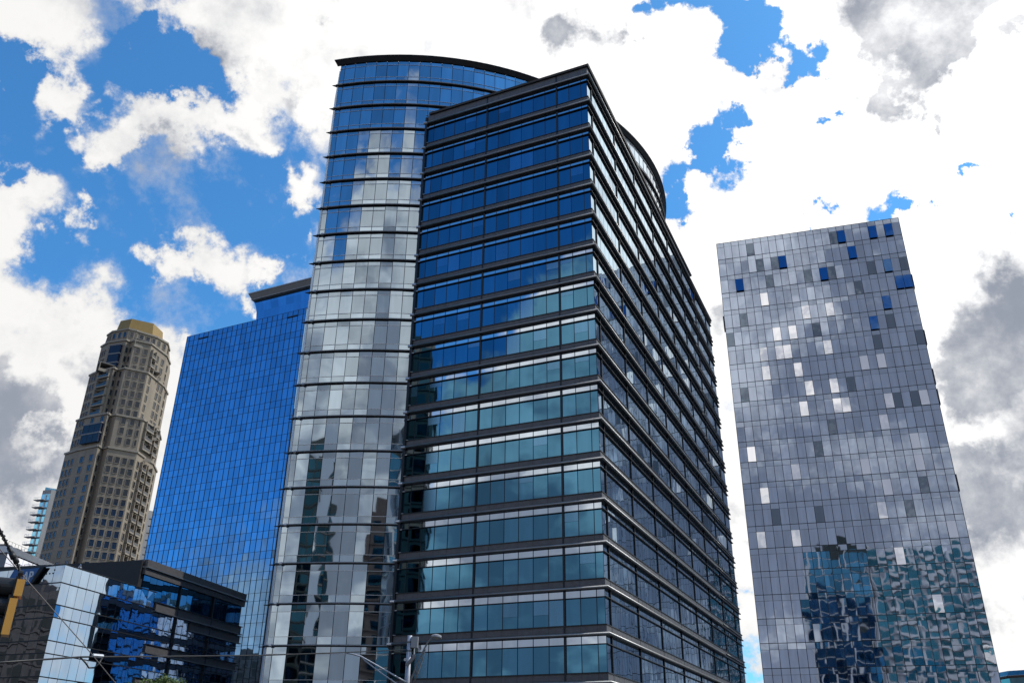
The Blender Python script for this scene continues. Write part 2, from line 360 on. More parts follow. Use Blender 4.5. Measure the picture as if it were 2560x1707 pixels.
def Lpoly(t0L, t1L, t1R, oi, oo):
    """plan of a band that wraps the sharp corner"""
    def corner(o):
        # intersection of both offset lines
        A = FL.a + FL.n * o; B = FR.a + FR.n * o
        d1, d2 = FL.d, FR.d; det = d1.x * (-d2.y) + d1.y * d2.x
        e = B - A; t = (e.x * (-d2.y) + e.y * d2.x) / det
        return A + d1 * t
    a = FL.a + FL.d * t1L; b = FR.a + FR.d * t1R
    return [a + FL.n * oi, corner(oi), b + FR.n * oi, b + FR.n * oo, corner(oo), a + FL.n * oo]
def band(mb, t1L, t1R, z0, z1, oi, oo, mat, slope=0.0):
    P = Lpoly(0, t1L, t1R, oi, oo); Q = Lpoly(0, t1L, t1R, oi, oo - slope) if slope else P
    for a in (0, 1):
        ids = (a, a + 1, 4 - a, 5 - a)
        mb.hexa([(P[i].x, P[i].y, z0) for i in ids] + [(Q[i].x, Q[i].y, z1) for i in ids], mat)
for k, z in enumerate(PZ):
    last = k == len(PZ) - 1
    m = MB(); top = (TOP - .25) if last else z + 4.1 - 3.30
    band(m, 22.25, 54.2 if last else 70.5, z + .10, top - .0, -.1, .10, 'granite')
    if last:
        FR.box(m, 54.2, 70.5, z + .1, TOP - 1.25, -.1, .10, 'granite')
    # joints between the granite slabs
    for a in [x for b in lb_bays for x in b[1:]]: FL.box(m, a - .012, a + .012, z + .12, top - .02, .10, .106, 'dkmetal')
    for a in [x for b in rb_bays for x in b[1:]]:
        if not last or a < 54: FR.box(m, a - .012, a + .012, z + .12, top - .02, .10, .106, 'dkmetal')
    m.build('spandrel_band', block)
    if not last:                             # sill ledge on top of the granite
        m = MB(); band(m, 22.25, 71.0, top + .004, top + .075, -.05, .17, 'dkmetal'); m.build('sill_ledge', block)
    m = MB(); band(m, 22.25, 70.9, z - .85, z - .79, -.05, .20, 'dkmetal'); m.build('transom_rail', block)
    # round sunshade tube with its dark channel, stops short of the far end of the side face
    m = MB(); band(m, 22.25, 54.2, z - .06, z + .095, -.04, .20, 'dkmetal')
    FR.box(m, 54.2, 71.1, z - .04, z + .095, -.04, .22, 'dkmetal')
    m.build('tube_channel', block)
    m = MB()
    P = Lpoly(0, 22.25, 53.6, 0, .32)
    m.tube([(P[5].x, P[5].y, z + .05), (P[4].x, P[4].y, z + .05), (P[3].x, P[3].y, z + .05)], .145, 'tube', n=14)
    m.build('sunshade_tube', block, smooth=True)
    if k > 3:
        m = MB(); e = [FR.p(55.5, z + .38, .2), FR.p(69.5, z + .38, .2)]; m.tube(e, .09, 'tube', n=10); m.build('grab_tube', block, smooth=True)
    # end bracket at the joint with the curved wing
    m = MB(); m.tube([FL.p(22.7, z + .03, .42), FL.p(22.15, z + .05, .27)], .17, 'alu', n=10); m.build('tube_bracket', block)
    m = MB(); FL.box(m, 22.0, 22.6, z - .86, z - .78, .16, .22, 'alu'); m.build('rail_end', block)
    m = MB(); FL.box(m, 22.0, 22.6, top + .08, top + .13, .1, .22, 'alu'); m.build('rail_end', block)
# vertical piers between the bays
for t in (3.96, 13.5):
    m = MB(); FL.box(m, t - .10, t + .10, 0, TOP - .3, -.02, .125, 'mull'); m.build('pier', block)
for t in rb_t[:-1]:
    m = MB(); FR.box(m, t - .07, t + .07, 0, TOP - (.3 if t < 54 else 1.3), -.02, .112, 'mull'); m.build('pier', block)
m = MB(); FL.box(m, 22.27, 22.55, 0, TOP - .6, -.6, .3, 'mull'); m.build('corner_post', block)
m = MB(); band(m, 22.0, 54.9, TOP - .245, TOP, -.3, .32, 'dkmetal', slope=-.08)
FR.box(m, 54.5, 71.2, TOP - 1.24, TOP - 1.0, -.3, .30, 'dkmetal'); m.build('parapet_cap', block)
# --- curved wing
CC = Vector((-15.4, 134.5)); RG = 42.15
def cp(a, r, z): return (CC.x + r * sin(R(a)), CC.y - r * cos(R(a)), z)
A0, A1 = -12.45, 97.0
CT = 91.2
pw_ = 2.06
angs = [A0, A0 + .95]
while angs[-1] < A1: angs.append(angs[-1] + pw_)
tip = Vector(cp(A0, RG, 0)[:2])
foot = [cp(a, RG - .12, 0)[:2] for a in angs]
endd = P2(-16.6, 1)
back = [(10, 136), (2, 117), tuple(tip + endd * 6)]
m = MB(); m.prism([(x, y) for x, y in foot] + back, 0, CT - .6, 'core'); curved = m.build('curved_wing', office)
def arc_band(mb, a0, a1, z0, z1, ri, ro, mat, step=2.06, ro_top=None):
    n = max(1, int((a1 - a0) / step)); rt_ = ro if ro_top is None else ro_top
    for i in range(n):
        a, b = a0 + (a1 - a0) * i / n, a0 + (a1 - a0) * (i + 1) / n
        mb.hexa([cp(a, ri, z0), cp(b, ri, z0), cp(b, ro, z0), cp(a, ro, z0), cp(a, ri, z1), cp(b, ri, z1), cp(b, rt_, z1), cp(a, rt_, z1)], mat)
CZ = PZ + [PZ[-1] + 4.1, PZ[-1] + 8.2, PZ[-1] + 12.0]
def cpane(mb, a0, a1, z0, z1, mat):
    p, q_ = cp(a0, RG, 0), cp(a1, RG, 0); f = Face(p[:2], q_[:2])
    if f.n.dot(Vector((p[0], p[1])) - CC) < 0: f.n = -f.n
    f.pane(mb, .02, f.L - .02, z0, z1, 0, mat, ja=.011)
for k, z in enumerate(CZ):
    top = z > PZ[-1] + 11
    hi = z > PZ[-1] - 1
    zlo = (CZ[k - 1] if k else z - 4.1)
    hh = z - zlo
    amax = A1 if hi else 12.0
    m = MB()
    for a, b in zip(angs[:-1], angs[1:]):
        if a > amax: break
        # each glazed storey: one facet of glass per bay, cut by two thin metal lines
        st = random.getstate()
        cpane(m, a + .02, b - .02, zlo + .12, zlo + .86, 'g_curve'); random.setstate(st)
        cpane(m, a + .02, b - .02, zlo + .90, z - .80, 'g_curve'); random.setstate(st)
        cpane(m, a + .02, b - .02, z - .76, z - .12, 'g_curve')
    m.build('glazed_storey', curved)
    m = MB()
    arc_band(m, A0, amax + 1, zlo + .86, zlo + .90, RG - .05, RG + .05, 'alu'); m.build('glazing_bar', curved)
    m = MB(); arc_band(m, A0, amax + 1, z - .80, z - .76, RG - .05, RG + .05, 'alu'); m.build('glazing_bar', curved)
    if not top:
        m = MB(); arc_band(m, A0 - .35, amax + 1, z - .07, z + .09, RG - .1, RG + .15, 'dkmetal')
        # pointed outrigger at the free end
        m.hexa([cp(A0 - .35, RG - .1, z - .15), cp(A0 - .3, RG - .1, z - .15), cp(A0 - .3, RG + .36, z - .15), cp(A0 - 1.0, RG + .36, z - .15),
                cp(A0 - .35, RG - .1, z - .07), cp(A0 - .3, RG - .1, z - .07), cp(A0 - .3, RG + .36, z - .07), cp(A0 - 1.0, RG + .36, z - .07)], 'dkmetal')
        m.build('tube_channel', curved)
        m = MB(); n = int((amax + 1 - A0) / 1.6)
        m.tube([cp(A0 - .3 + (amax + 1 - A0) * i / n, RG + .24, z + .01) for i in range(n + 1)], .09, 'tube', n=12); m.build('sunshade_tube', curved, smooth=True)
        m = MB(); m.tube([cp(A0 + .55, RG + .28, z + .0), cp(A0 + .95, RG + .28, z + .0)], .16, 'alu', n=10); m.build('tube_bracket', curved)
m = MB(); e = tip + endd * 6
fe = Face(tip, e); fe.n = Vector((-fe.d.y, fe.d.x))
fe.box(m, 0.0, fe.L, 0, 89.6, .0, .08, 'white'); m.build('bright_edge_strip', curved)  # white sheet added to stand for the bright sliver at this edge
m = MB(); n = 60
arc_band(m, A0 - .7, A1, 90.62, 91.1, RG - .1, RG + .12, 'dkmetal', ro_top=RG + .6); arc_band(m, A0 - 1.0, A1, 91.104, 91.22, RG - .4, RG + .66, 'dkmetal')
m.build('cornice', curved)
m = MB()
for a in angs[1:]:
    ztop = 90.0
    if a > 12: m.tube([cp(a, RG + .01, PZ[-1] + .2), cp(a, RG + .01, ztop)], .03, 'mull', n=4)
    else: m.tube([cp(a, RG + .01, 0), cp(a, RG + .01, ztop)], .025, 'mull', n=4)
m.build('mullion_grid', curved)

m = MB(); rw = [(-27, 136.5), (-5, 152.5), (-5, 182), (-30, 182)]  # unseen mass added and slanted to shape the low building's reflection
m.prism(rw, 0, 78, 'core'); rear = m.build('added_rear_wing', office)
fw_ = Face((-27, 136.5), (-30, 182)); fw_.n = Vector((-fw_.d.y, fw_.d.x)) if Vector((-fw_.d.y, fw_.d.x)).x < 0 else Vector((fw_.d.y, -fw_.d.x))
for z in PZ[1:]:
    if z > 77: break
    m = MB(); x = .1
    while x < fw_.L - 1.6: fw_.pane(m, x, x + 1.5, z - 3.1, z - .1, .05, 'g_top', ja=.006); x += 1.58
    m.build('glazed_storey', rear)
    m = MB(); fw_.box(m, 0, fw_.L, z, z + .8, 0, .2, 'granite'); m.build('spandrel_band', rear)
# ================================================================== RIGHT TOWER
RA = P2(15.32, 161.7); RB = P2(27.83, 164.5)
FT = Face(RA, RB)
if FT.n.dot(-RA) < 0: FT.n = -FT.n
rt = root('lilac_tower', ((RA.x + RB.x) / 2, (RA.y + RB.y) / 2, 0), 'pale lilac glass slab on the right, gridded with scattered open windows', 'office tower')
NC = 24; cw = FT.L / NC; TZ = 102.05; FH = 4.0
m = MB(); bk = -FT.n * 22
pp = [RA - FT.n * .1, RB - FT.n * .1, RB + bk, RA + bk]
m.prism([(v.x, v.y) for v in pp], 0, TZ - .05, 'g_rt'); m.build('tower_body', rt)
OPEN = {}
def reg(t, lst):
    for r, c in lst: OPEN[(r, c)] = t
reg('G', [(0, 4), (1, 5), (1, 7), (2, 6), (2, 11), (2, 14), (4, 2), (5, 11), (5, 0), (0, 15), (2, 19), (3, 17), (2, 23), (5, 20), (6, 18), (6, 23), (8, 14), (9, 19), (9, 21), (10, 11), (8, 1), (14, 3), (14, 8), (14, 18), (13, 20), (11, 9)])
reg('B', [(2, 2), (2, 13), (0, 16), (0, 20), (0, 22), (1, 17), (2, 21), (3, 22), (3, 23), (4, 20), (1, 8), (5, 18)])
reg('O', [(0, 1), (1, 4), (2, 0), (1, 13), (2, 9), (2, 15), (3, 18), (4, 23), (4, 16), (1, 20), (6, 20), (3, 13), (8, 17), (8, 16)])
reg('W', [(3, 5), (4, 10), (5, 8), (4, 13), (5, 6), (6, 4), (6, 6), (6, 7), (6, 12), (7, 4), (7, 8), (7, 16), (7, 18), (8, 9), (8, 12), (9, 8), (9, 12), (9, 13), (9, 18), (9, 22), (10, 17), (11, 20), (11, 1), (12, 6), (12, 14), (12, 20), (13, 2), (13, 16), (15, 1), (15, 22), (16, 16), (18, 19), (20, 23), (14, 15), (15, 5)])
panes = []; special = []; transoms = []
for r in range(26):
    zt_ = TZ - r * FH
    if zt_ - FH < -2: break
    tr = MB()
    for c in range(NC):
        t0, t1 = c * cw + .03, (c + 1) * cw - .03
        FT.pane(tr, t0, t1, max(0, zt_ - 1.03), zt_ - .03, 0, 'g_rt2', ja=.003)
        z0, z1 = max(0.05, zt_ - FH + .03), zt_ - 1.07
        if z1 < z0: continue
        k = OPEN.get((r, c)); m = MB()
        if k is None: FT.pane(m, t0, t1, z0, z1, 0, 'g_rt', ja=.004); panes.append(m)
        elif k == 'O': FT.open_pane(m, t0, t1, z0, z1, .02, 'g_rt', .035); special.append(m)
        elif k == 'G': FT.open_pane(m, t0, t1, z0, z1, .0, 'g_grey', .003); special.append(m)
        elif k == 'B': FT.open_pane(m, t0, t1, z0, z1, .02, 'g_deep', .13); special.append(m)
        else: FT.open_pane(m, t0, t1, z0, z1, .02, 'g_white', .05 + .02 * random.random()); special.append(m)
    tr.build('transom_strip', rt)
many('window_pane', panes, rt)
many('open_window', special, rt)
m = MB()
for c in range(NC + 1): FT.box(m, c * cw - .045, c * cw + .045, 0, TZ, -.06, .02, 'mull')
for r in range(26):
    z = TZ - r * FH
    if z > 0:
        FT.box(m, 0, FT.L, z - .05, z + .05, -.06, .023, 'mull')
        if z > 1.1: FT.box(m, 0, FT.L, z - 1.07, z - 1.03, -.06, .017, 'mull')
m.build('mullion_grid', rt)
for s, rows in ((0, (4,)), (FT.L, (3, 6, 8, 9, 13))):
    for r in rows:
        m = MB(); z = TZ - r * FH; sg = -1 if s == 0 else 1
        FT.box(m, min(s, s + sg * .28), max(s, s + sg * .28), z - FH, z - 1.0, -1.5, -.2, 'mull'); m.build('side_window', rt)
for t in (0.6, FT.L - 1.5):
    m = MB(); m.tube([FT.p(t, TZ, -1), FT.p(t, TZ + .7, -1)], .05, 'dkmetal', n=6); m.build('roof_rod', rt)

# ================================================================== BLUE TOWER
BA = P2(-22.46, 205.0); BB = P2(-14.93, 180.2); FB = Face(BA, BB)
if FB.n.dot(-BA) < 0: FB.n = -FB.n
bt = root('blue_tower', ((BA.x + BB.x) / 2, (BA.y + BB.y) / 2, 0), 'bright blue glass tower with a flared grey-topped crown, left of the curved wing', 'office tower')
m = MB(); pp = [BA - FB.n * .1, BB - FB.n * .1, BB - FB.n * 26, BA - FB.n * 26]
BZ = .4573 * 205 + 1.7
m.prism([(v.x, v.y) for v in pp], 0, BZ - .1, 'g_blue'); m.build('tower_body', bt)
NB = 24; bw = (FB.L - .9) / (NB - .5); xs = [0, bw * .6] + [bw * .6 + bw * i for i in range(1, NB)]
xs = [x for x in xs if x < FB.L - .5] + [FB.L]
lev = [BZ, BZ - 1.4, BZ - 2.9]
while lev[-1] > 3: lev += [lev[-1] - 2.54, lev[-1] - 4.08]
lev = [max(z, 0) for z in lev]
bright = {(3, 1): 0, (2, 1): 0}
panes = []
for r, (za, zb) in enumerate(zip(lev[:-1], lev[1:])):
    if za <= zb: continue
    for a, b in zip(xs[:-1], xs[1:]):
        m = MB(); FB.pane(m, a + .03, b - .03, zb + .03, za - .03, 0, 'g_blue', ja=.004); panes.append(m)
many('window_pane', panes, bt)
m = MB()
for x in xs: FB.box(m, x - .045, x + .045, 0, BZ, -.06, .06, 'mull')
for z in lev: FB.box(m, 0, FB.L, z - .03, z + .03, -.06, .03, 'mull')
m.build('mullion_grid', bt)
for x0, x1, z in ((xs[3], xs[5], BZ - 1.4), (xs[-5], xs[-3], BZ - 1.4)):
    m = MB(); FB.box(m, x0, x1, z - .1, z + .12, .05, .2, 'dkmetal'); m.build('louvre', bt)
# flared crown
tl_ = 20.95
m = MB()
zc0, zc1 = BZ - .02, BZ + 5.1
FBx = FB
def crown_quad(t0, t1, z0, z1, o0, o1, mat, mb):
    mb.poly([FB.p(t0, z0, o0), FB.p(t1, z0, o0), FB.p(t1, z1, o1), FB.p(t0, z1, o1)], mat)
# lower vertical part then curve outwards
prof = [(BZ - .0, -.02), (BZ + 2.2, .0), (BZ + 4.1, .04), (BZ + 5.3, .1)]
tls = [tl_, tl_ - .25, tl_ - .85, tl_ - 1.6]
for i in range(3):
    n = 8
    for j in range(n):
        def T(k, jj): return tls[k] + (FB.L + 2.5 - tls[k]) * jj / n
        m.poly([FB.p(T(i, j), prof[i][0], prof[i][1]), FB.p(T(i, j + 1), prof[i][0], prof[i][1]), FB.p(T(i + 1, j + 1), prof[i + 1][0], prof[i + 1][1]), FB.p(T(i + 1, j), prof[i + 1][0], prof[i + 1][1])], 'g_blue')
    m.poly([FB.p(tls[i], prof[i][0], -14), FB.p(tls[i], prof[i][0], prof[i][1]), FB.p(tls[i + 1], prof[i + 1][0], prof[i + 1][1]), FB.p(tls[i + 1], prof[i + 1][0], -14)], 'g_blue')
cr = m.build('crown', bt)
M['greycap'] = matte('grey_cap', (0.20, 0.185, 0.18), 0.5, var=.06)
M['greycap_l'] = matte('grey_cap_light', (0.42, 0.42, 0.44), 0.4, var=.06)
m = MB(); a = tls[-1]
m.hexa([FB.p(a + .1, BZ + 5.3, -14), FB.p(FB.L + 2.6, BZ + 5.3, -14), FB.p(FB.L + 2.6, BZ + 5.3, .85), FB.p(a + .1, BZ + 5.3, .85),
        FB.p(a - .7, BZ + 6.7, -14), FB.p(FB.L + 2.6, BZ + 6.7, -14), FB.p(FB.L + 2.6, BZ + 6.7, 1.3), FB.p(a - .7, BZ + 6.7, 1.3)], 'greycap')
FB.box(m, a - .75, FB.L + 2.6, BZ + 6.704, BZ + 6.95, -14, 1.4, 'greycap_l'); FB.box(m, a - .02, FB.L + 2.5, BZ + 5.2, BZ + 5.33, -.2, .92, 'greycap_l')
m.build('crown_cap', cr)

# ================================================================== LOW GLASS BUILDING (lower left)
LA = P2(-26.6, 122.0); LC = P2(-21.42, 136.8); dLr = (LC - LA).normalized()
FLr = Face(LA, LA + dLr * 42.0)
LLe = P2(-29.78, 130.7); FLl = Face(LA, LA + (LLe - LA).normalized() * 40)
for f in (FLr, FLl):
    if f.n.dot(-LA) < 0: f.n = -f.n
if FLr.n.x < 0: FLr.n = -FLr.n
low = root('low_office_building', (LA.x, LA.y, 0), 'low mirror-glass office building in the lower left with a blue sign band', 'office building')
LZ = 22.55 + 1.7
lz = [LZ, LZ - 2.16, LZ - 4.76, LZ - 6.25, LZ - 8.87, LZ - 10.31, LZ - 12.9, LZ - 14.4, LZ - 17.0, LZ - 18.5, LZ - 21.1, 0]
m = MB(); bkp = LA + FLl.d * 40 + dLr * 18.6
m.prism([(v.x, v.y) for v in (LA - FLl.n * .1 - FLr.n * .1, LA + dLr * 18.8 - FLr.n * .1, LA + dLr * 18.8 + FLl.d * 40, LA + FLl.d * 40 - FLl.n * .1)], 0, LZ - .1, 'core')
body = m.build('building_body', low)
UZ = 26.4 + 1.7
m = MB()
q = [LA + dLr * 14.6 - FLr.n * .15, LA + dLr * 42 - FLr.n * .15, LA + dLr * 42 - FLr.n * 24, LA + dLr * 14.6 - FLr.n * 24]
m.prism([(v.x, v.y) for v in q], 0, UZ - .2, 'core')
# re-entrant end wall of the raised part
m.build('raised_body', low)
wins = []
for za, zb in zip(lz[:-1], lz[1:]):
    x = 0
    while x < 18.7:
        m = MB(); b = min(x + 1.55, 18.8); FLr.pane(m, x + .02, b - .02, zb + .04, za - .04, 0, 'g_low', ja=.007); wins.append(m); x += 1.55
    x = 0
    while x < 39.9:
        m = MB(); FLl.pane(m, x + .02, x + 1.58, zb + .04, za - .04, 0, 'g_low', ja=.004); wins.append(m); x += 1.6
for i, (za, zb) in enumerate(zip(lz[:-1], lz[1:])):     # glass continues rightwards below the raised bands, stepping down
    if i == 0: continue
    x = 18.8
    while x < 41.5:
        m = MB(); FLr.pane(m, x + .02, min(x + 1.53, 41.9), zb + .04, za - .04, 0, 'g_low', ja=.006); wins.append(m); x += 1.55
many('window_pane', wins, low)
for z in lz[:-1]:
    m = MB(); FLr.box(m, -.05, 18.85 if z > LZ - 1 else 41.9, z - .05, z + .05, -.1, .12, 'dkmetal'); FLl.box(m, -.05, 40, z - .05, z + .05, -.1, .12, 'dkmetal')
    m.build('glazing_rail', low)
m = MB()
for i in range(1, 12): FLr.box(m, i * 1.55 - .015, i * 1.55 + .015, 0, LZ, -.05, .012, 'mull')
for i in range(12, 27): FLr.box(m, i * 1.55 - .03, i * 1.55 + .03, 0, LZ - 2.2, -.05, .02, 'mull')
for i in range(1, 25): FLl.box(m, i * 1.6 - .012, i * 1.6 + .012, 0, LZ, -.05, .012, 'mull')
m.build('mullion_grid', low)
# raised storey: cap, glass, stepped dark bands
FLu = Face(LA + dLr * 15.41 + P2(14.33 + 180, 0), LA + dLr * 42)
FLu.n = FLr.n
Lu = FLu.L
LN = Face(FLu.a, FLu.a + FLl.d * 22); LN.n = FLl.n
m = MB()
FLu.box(m, -.3, Lu + .3, UZ - .9, UZ, -.1, .45, 'granite'); FLu.box(m, -.3, Lu + .4, UZ - 2.0, UZ - 1.15, -.1, .3, 'granite')
FLu.box(m, -.3, Lu + .5, UZ - 1.12, UZ - .93, -.1, .55, 'tube')
LN.box(m, 0, 22, UZ - .9, UZ, -.1, .45, 'granite'); LN.box(m, 0, 22, UZ - 2.0, UZ - 1.15, -.1, .3, 'granite'); LN.box(m, 0, 9, UZ - 1.12, UZ - .93, -.1, .55, 'alu')
m.build('roof_band', low)
m = MB()
x = 0
while x < Lu - .1:
    FLu.pane(m, x + .03, min(x + 1.53, Lu - .02), UZ - 5.2, UZ - 2.03, 0, 'g_vis', ja=.004); x += 1.55
m.build('ribbon_window', low)
m = MB(); x = 0
while x < 21:
    LN.pane(m, x + .03, x + 1.53, UZ - 5.2, UZ - 2.03, .02, 'g_bluewin', ja=.003); x += 1.55
m.build('ribbon_window', low)
steps = [(3.9, UZ - 6.4, UZ - 5.2), (13, UZ - 9.3, UZ - 8.0), (1.2, UZ - 12.6, UZ - 11.4), (9.8, UZ - 14.2, UZ - 13.0), (-1, UZ - 17.4, UZ - 16.0), (6, UZ - 21.2, UZ - 20.0)]
for x0, z0, z1 in ((3.6, UZ - 6.5, UZ - 5.2), (14.0, UZ - 10.9, UZ - 9.6), (2.4, UZ - 11.6, UZ - 10.5), (13.5, UZ - 15.2, UZ - 13.9), (1.0, UZ - 17.3, UZ - 16.0), (13.0, UZ - 19.6, UZ - 18.3)):
    pass
for (xa, xb, z0, z1) in ((3.6, Lu + .35, UZ - 6.3, UZ - 5.22), (12.5, Lu + .35, UZ - 7.7, UZ - 6.7), (3.0, Lu + .35, UZ - 11.9, UZ - 10.9), (2.0, Lu + .35, UZ - 16.3, UZ - 15.3), (1.0, Lu + .35, UZ - 20.7, UZ - 19.7)):  # dark reflections on the glass built as solid bands among the spandrels
    m = MB(); FLu.box(m, xa, xb, z0, z1, -.05, .22, 'granite'); FLu.box(m, xa, xb + .3, z0 - .14, z0 - .01, -.05, .42, 'tube'); FLu.box(m, xa, xb + .3, z1 + .01, z1 + .1, -.05, .36, 'dkmetal')
    m.build('spandrel_band', low)
for x in (8.9, 18.0):
    m = MB(); FLu.box(m, x - .12, x + .12, 0, UZ - .9, -.1, .24, 'mull'); m.build('pier', low)
# sign band on the left face
M['signblue'] = matte('sign_blue', (0.02, 0.12, 0.36), 0.35, var=.04)
M['signwhite'] = matte('sign_white', (0.75, 0.77, 0.82), 0.4, var=.03)
M['black'] = matte('sign_black', (0.008, 0.008, 0.009), 0.6)  # plain black of the slanted sign wedge
def tLl(az):
    v = P2(az, 1); d = FLl.d; det = v.x * (-d.y) + v.y * d.x
    return ((FLl.a.y * v.x - FLl.a.x * v.y)) / (-(d.y * v.x - d.x * v.y))
sx = lambda az: tLl(az)
def slab(mb, pts, o0, o1, mat, F_=FLl):
    f = [F_.p(t, z, o1) for t, z in pts]; b = [F_.p(t, z, o0) for t, z in pts]
    mb.poly(f, mat); mb.poly(b[::-1], mat)
    for i in range(len(pts)): mb.poly([f[i], b[i], b[(i + 1) % len(pts)], f[(i + 1) % len(pts)]], mat)
sT, sB = LZ - .12, LZ - 2.05
t0s, t1s, t2s, t3s = sx(-27.72), sx(-28.02), sx(-29.0), sx(-27.5)
m = MB(); slab(m, [(t0s, sT), (t0s + 1.05, sB), (t2s + 1.2, sB), (t2s + .2, sT)], .05, .16, 'signblue'); sign = m.build('sign_panel', low)
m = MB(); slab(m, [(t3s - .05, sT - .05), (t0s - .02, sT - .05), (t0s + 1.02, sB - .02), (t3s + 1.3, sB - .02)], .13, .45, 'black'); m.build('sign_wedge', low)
cu = bpy.data.curves.new('t', 'FONT'); cu.body = "SAP"; cu.size = 1.75; cu.extrude = .04; cu.offset = .035
to = bpy.data.objects.new('t', cu); scene.collection.objects.link(to)
bpy.context.view_layer.update()
dg = bpy.context.evaluated_depsgraph_get(); tm = bpy.data.meshes.new_from_object(to.evaluated_get(dg))
bpy.data.objects.remove(to)
wdt = max(v.co.x for v in tm.vertices)
m = MB(); ox = t0s + 1.05
for poly in tm.polygons:
    m.poly([FLl.p(ox + (wdt - tm.vertices[i].co.x) * .86, sB + .32 + tm.vertices[i].co.y, .2 + tm.vertices[i].co.z) for i in poly.vertices], 'signwhite')
m.build('sign_lettering', sign)
for (a, z) in ((1.6, -.55), (2.3, -.95), (1.75, -.95), (2.85, -.95)):
    m = MB(); FLl.box(m, a - .07, a + .07, LZ + z - .08, LZ + z + .08, 0, .05, 'mull'); m.build('vent', low)
for t in (5.2, 6.6, 8.0):
    m = MB(); m.tube([FLl.p(t, LZ, -.4), FLl.p(t, LZ + .55, -.4), FLl.p(t + 1.0, LZ + .6, -.4), FLl.p(t + 1.0, LZ, -.4)], .035, 'dkmetal', n=6); m.build('roof_rail', low)
m = MB(); m.tube([FLr.p(3.2, LZ, -.8), FLr.p(3.3, LZ + .55, -.7), FLr.p(3.0, LZ + .62, -.3), FLr.p(2.6, LZ + .4, .1)], .05, 'alu', n=6); m.tube([FLr.p(3.4, LZ + .1, -.4), FLr.p(2.6, LZ + .2, .1)], .12, 'alu', n=8); m.build('roof_floodlight', low)

# ================================================================== BEIGE TOWER
M['beige'] = None
def beige_mat():
    m, N, b = newmat('beige_precast')
    g = N.n('ShaderNodeNewGeometry'); pos = g.outputs['Position']
    sp = N.n('ShaderNodeSeparateXYZ'); N.put(sp.inputs[0], pos)
    # thin horizontal joints between the precast courses
    fr = N.math('FRACT', N.math('MULTIPLY', sp.outputs[2], 1 / 1.1))
    j = N.mr(fr, 0.0, 0.09, 0.72, 1.0)
    nz = N.mr(N.noise(N.vm('MULTIPLY', pos, (1, 1, .3)), .5, 6), .3, .7, .84, 1.12)
    c = N.n('ShaderNodeVectorMath', operation='SCALE'); c.inputs[0].default_value = (0.305, 0.255, 0.20); N.put(c.inputs['Scale'], N.math('MULTIPLY', j, nz))
    N.put(b.inputs['Base Color'], c.outputs[0]); b.inputs['Roughness'].default_value = .8
    return m
M['beige'] = beige_mat()
M['ledge'] = matte('pale_ledge', (0.335, 0.29, 0.235), .7, var=.1)
M['gold'] = matte('gold_roof', (0.30, 0.19, 0.045), .5, metal=.0, var=.08)
bg = root('beige_tower', (*P2(-25.4, 303), 0), 'tall beige precast apartment tower with a gold roof and stepped top, far left', 'apartment tower')
FHb = 3.3; DB = 299.0
def zb_te(te, d=DB): return te * d + CAMZ
# tier: (te0, te1, list of (az, dist)) left-to-right visible outline; back closed automatically
def T(azs, ds): return [P2(a, d) for a, d in zip(azs, ds)]
tiers = [
 (0.0, .3045, T([-28.0, -27.4, -26.32, -26.02, -25.75, -24.05, -23.45, -23.02, -22.72], [306, 300, 292, 294.5, 292, 293, 299, 303, 312])),
 (.3045, .342, T([-27.82, -27.35, -26.2, -25.98, -25.7, -24.1, -23.4, -23.05, -22.85], [305, 300, 292.5, 294.5, 292.6, 293.4, 299, 303, 311])),
 (.342, .398, T([-27.72, -27.3, -26.45, -26.2, -25.8, -24.42, -23.75, -23.3, -22.98], [306, 301, 295, 296.5, 293.6, 294.2, 300, 304, 311])),
 (.398, .4365, T([-27.45, -27.1, -26.1, -25.85, -25.6, -24.55, -24.2, -23.5, -23.2], [307, 302, 297, 298, 296, 296.5, 299, 304, 311])),
 (.4365, .4535, T([-27.25, -27.0, -26.1, -25.62, -25.55, -24.55, -24.3, -23.6, -23.4], [308, 304, 299, 299.2, 299.5, 301, 301.5, 305, 311])),
]
wins = []; nbalc = []
cen = P2(-25.4, 318)
rows = int((.4535 * DB) / FHb)
def facing(f, c=cen):
    if f.n.dot((f.a + f.d * f.L / 2) - c) < 0: f.n = -f.n
    return f
bodym = MB()
facets = []
for (t0, t1, pts) in tiers:
    z0 = 0 if t0 == 0 else zb_te(t0); z1 = zb_te(t1)
    outline = pts + [P2(-23.1, 331), P2(-27.4, 331)]
    bodym.prism([(p.x, p.y) for p in outline], z0, z1, 'beige')
    for i in range(len(pts) - 1): facets.append((i, z0, z1, facing(Face(pts[i], pts[i + 1]))))
bodym.build('tower_body', bg)
lm = []
for (t0, t1, pts) in tiers:
    m = MB(); z = zb_te(t1)
    for i in range(len(pts) - 1):
        f = facing(Face(pts[i], pts[i + 1])); f.box(m, -.15, f.L + .15, z - .35, z + .25, -.6, .35, 'ledge')
    m.build('cornice', bg)
def window(f, s, z, w, h, mat, frame=True):
    m = MB(); f.pane(m, s - w / 2, s + w / 2, z, z + h, .03, mat, ja=.004)
    f.box(m, s - w / 2 - .12, s - w / 2, z - .1, z + h + .1, 0, .14, 'beige'); f.box(m, s + w / 2, s + w / 2 + .12, z - .1, z + h + .1, 0, .14, 'beige')
    f.box(m, s - w / 2, s + w / 2, z - .14, z, 0, .2, 'ledge'); f.box(m, s - w / 2, s + w / 2, z + h, z + h + .1, 0, .14, 'beige')
    f.box(m, s - .03, s + .03, z, z + h, .03, .07, 'mull')
    return m
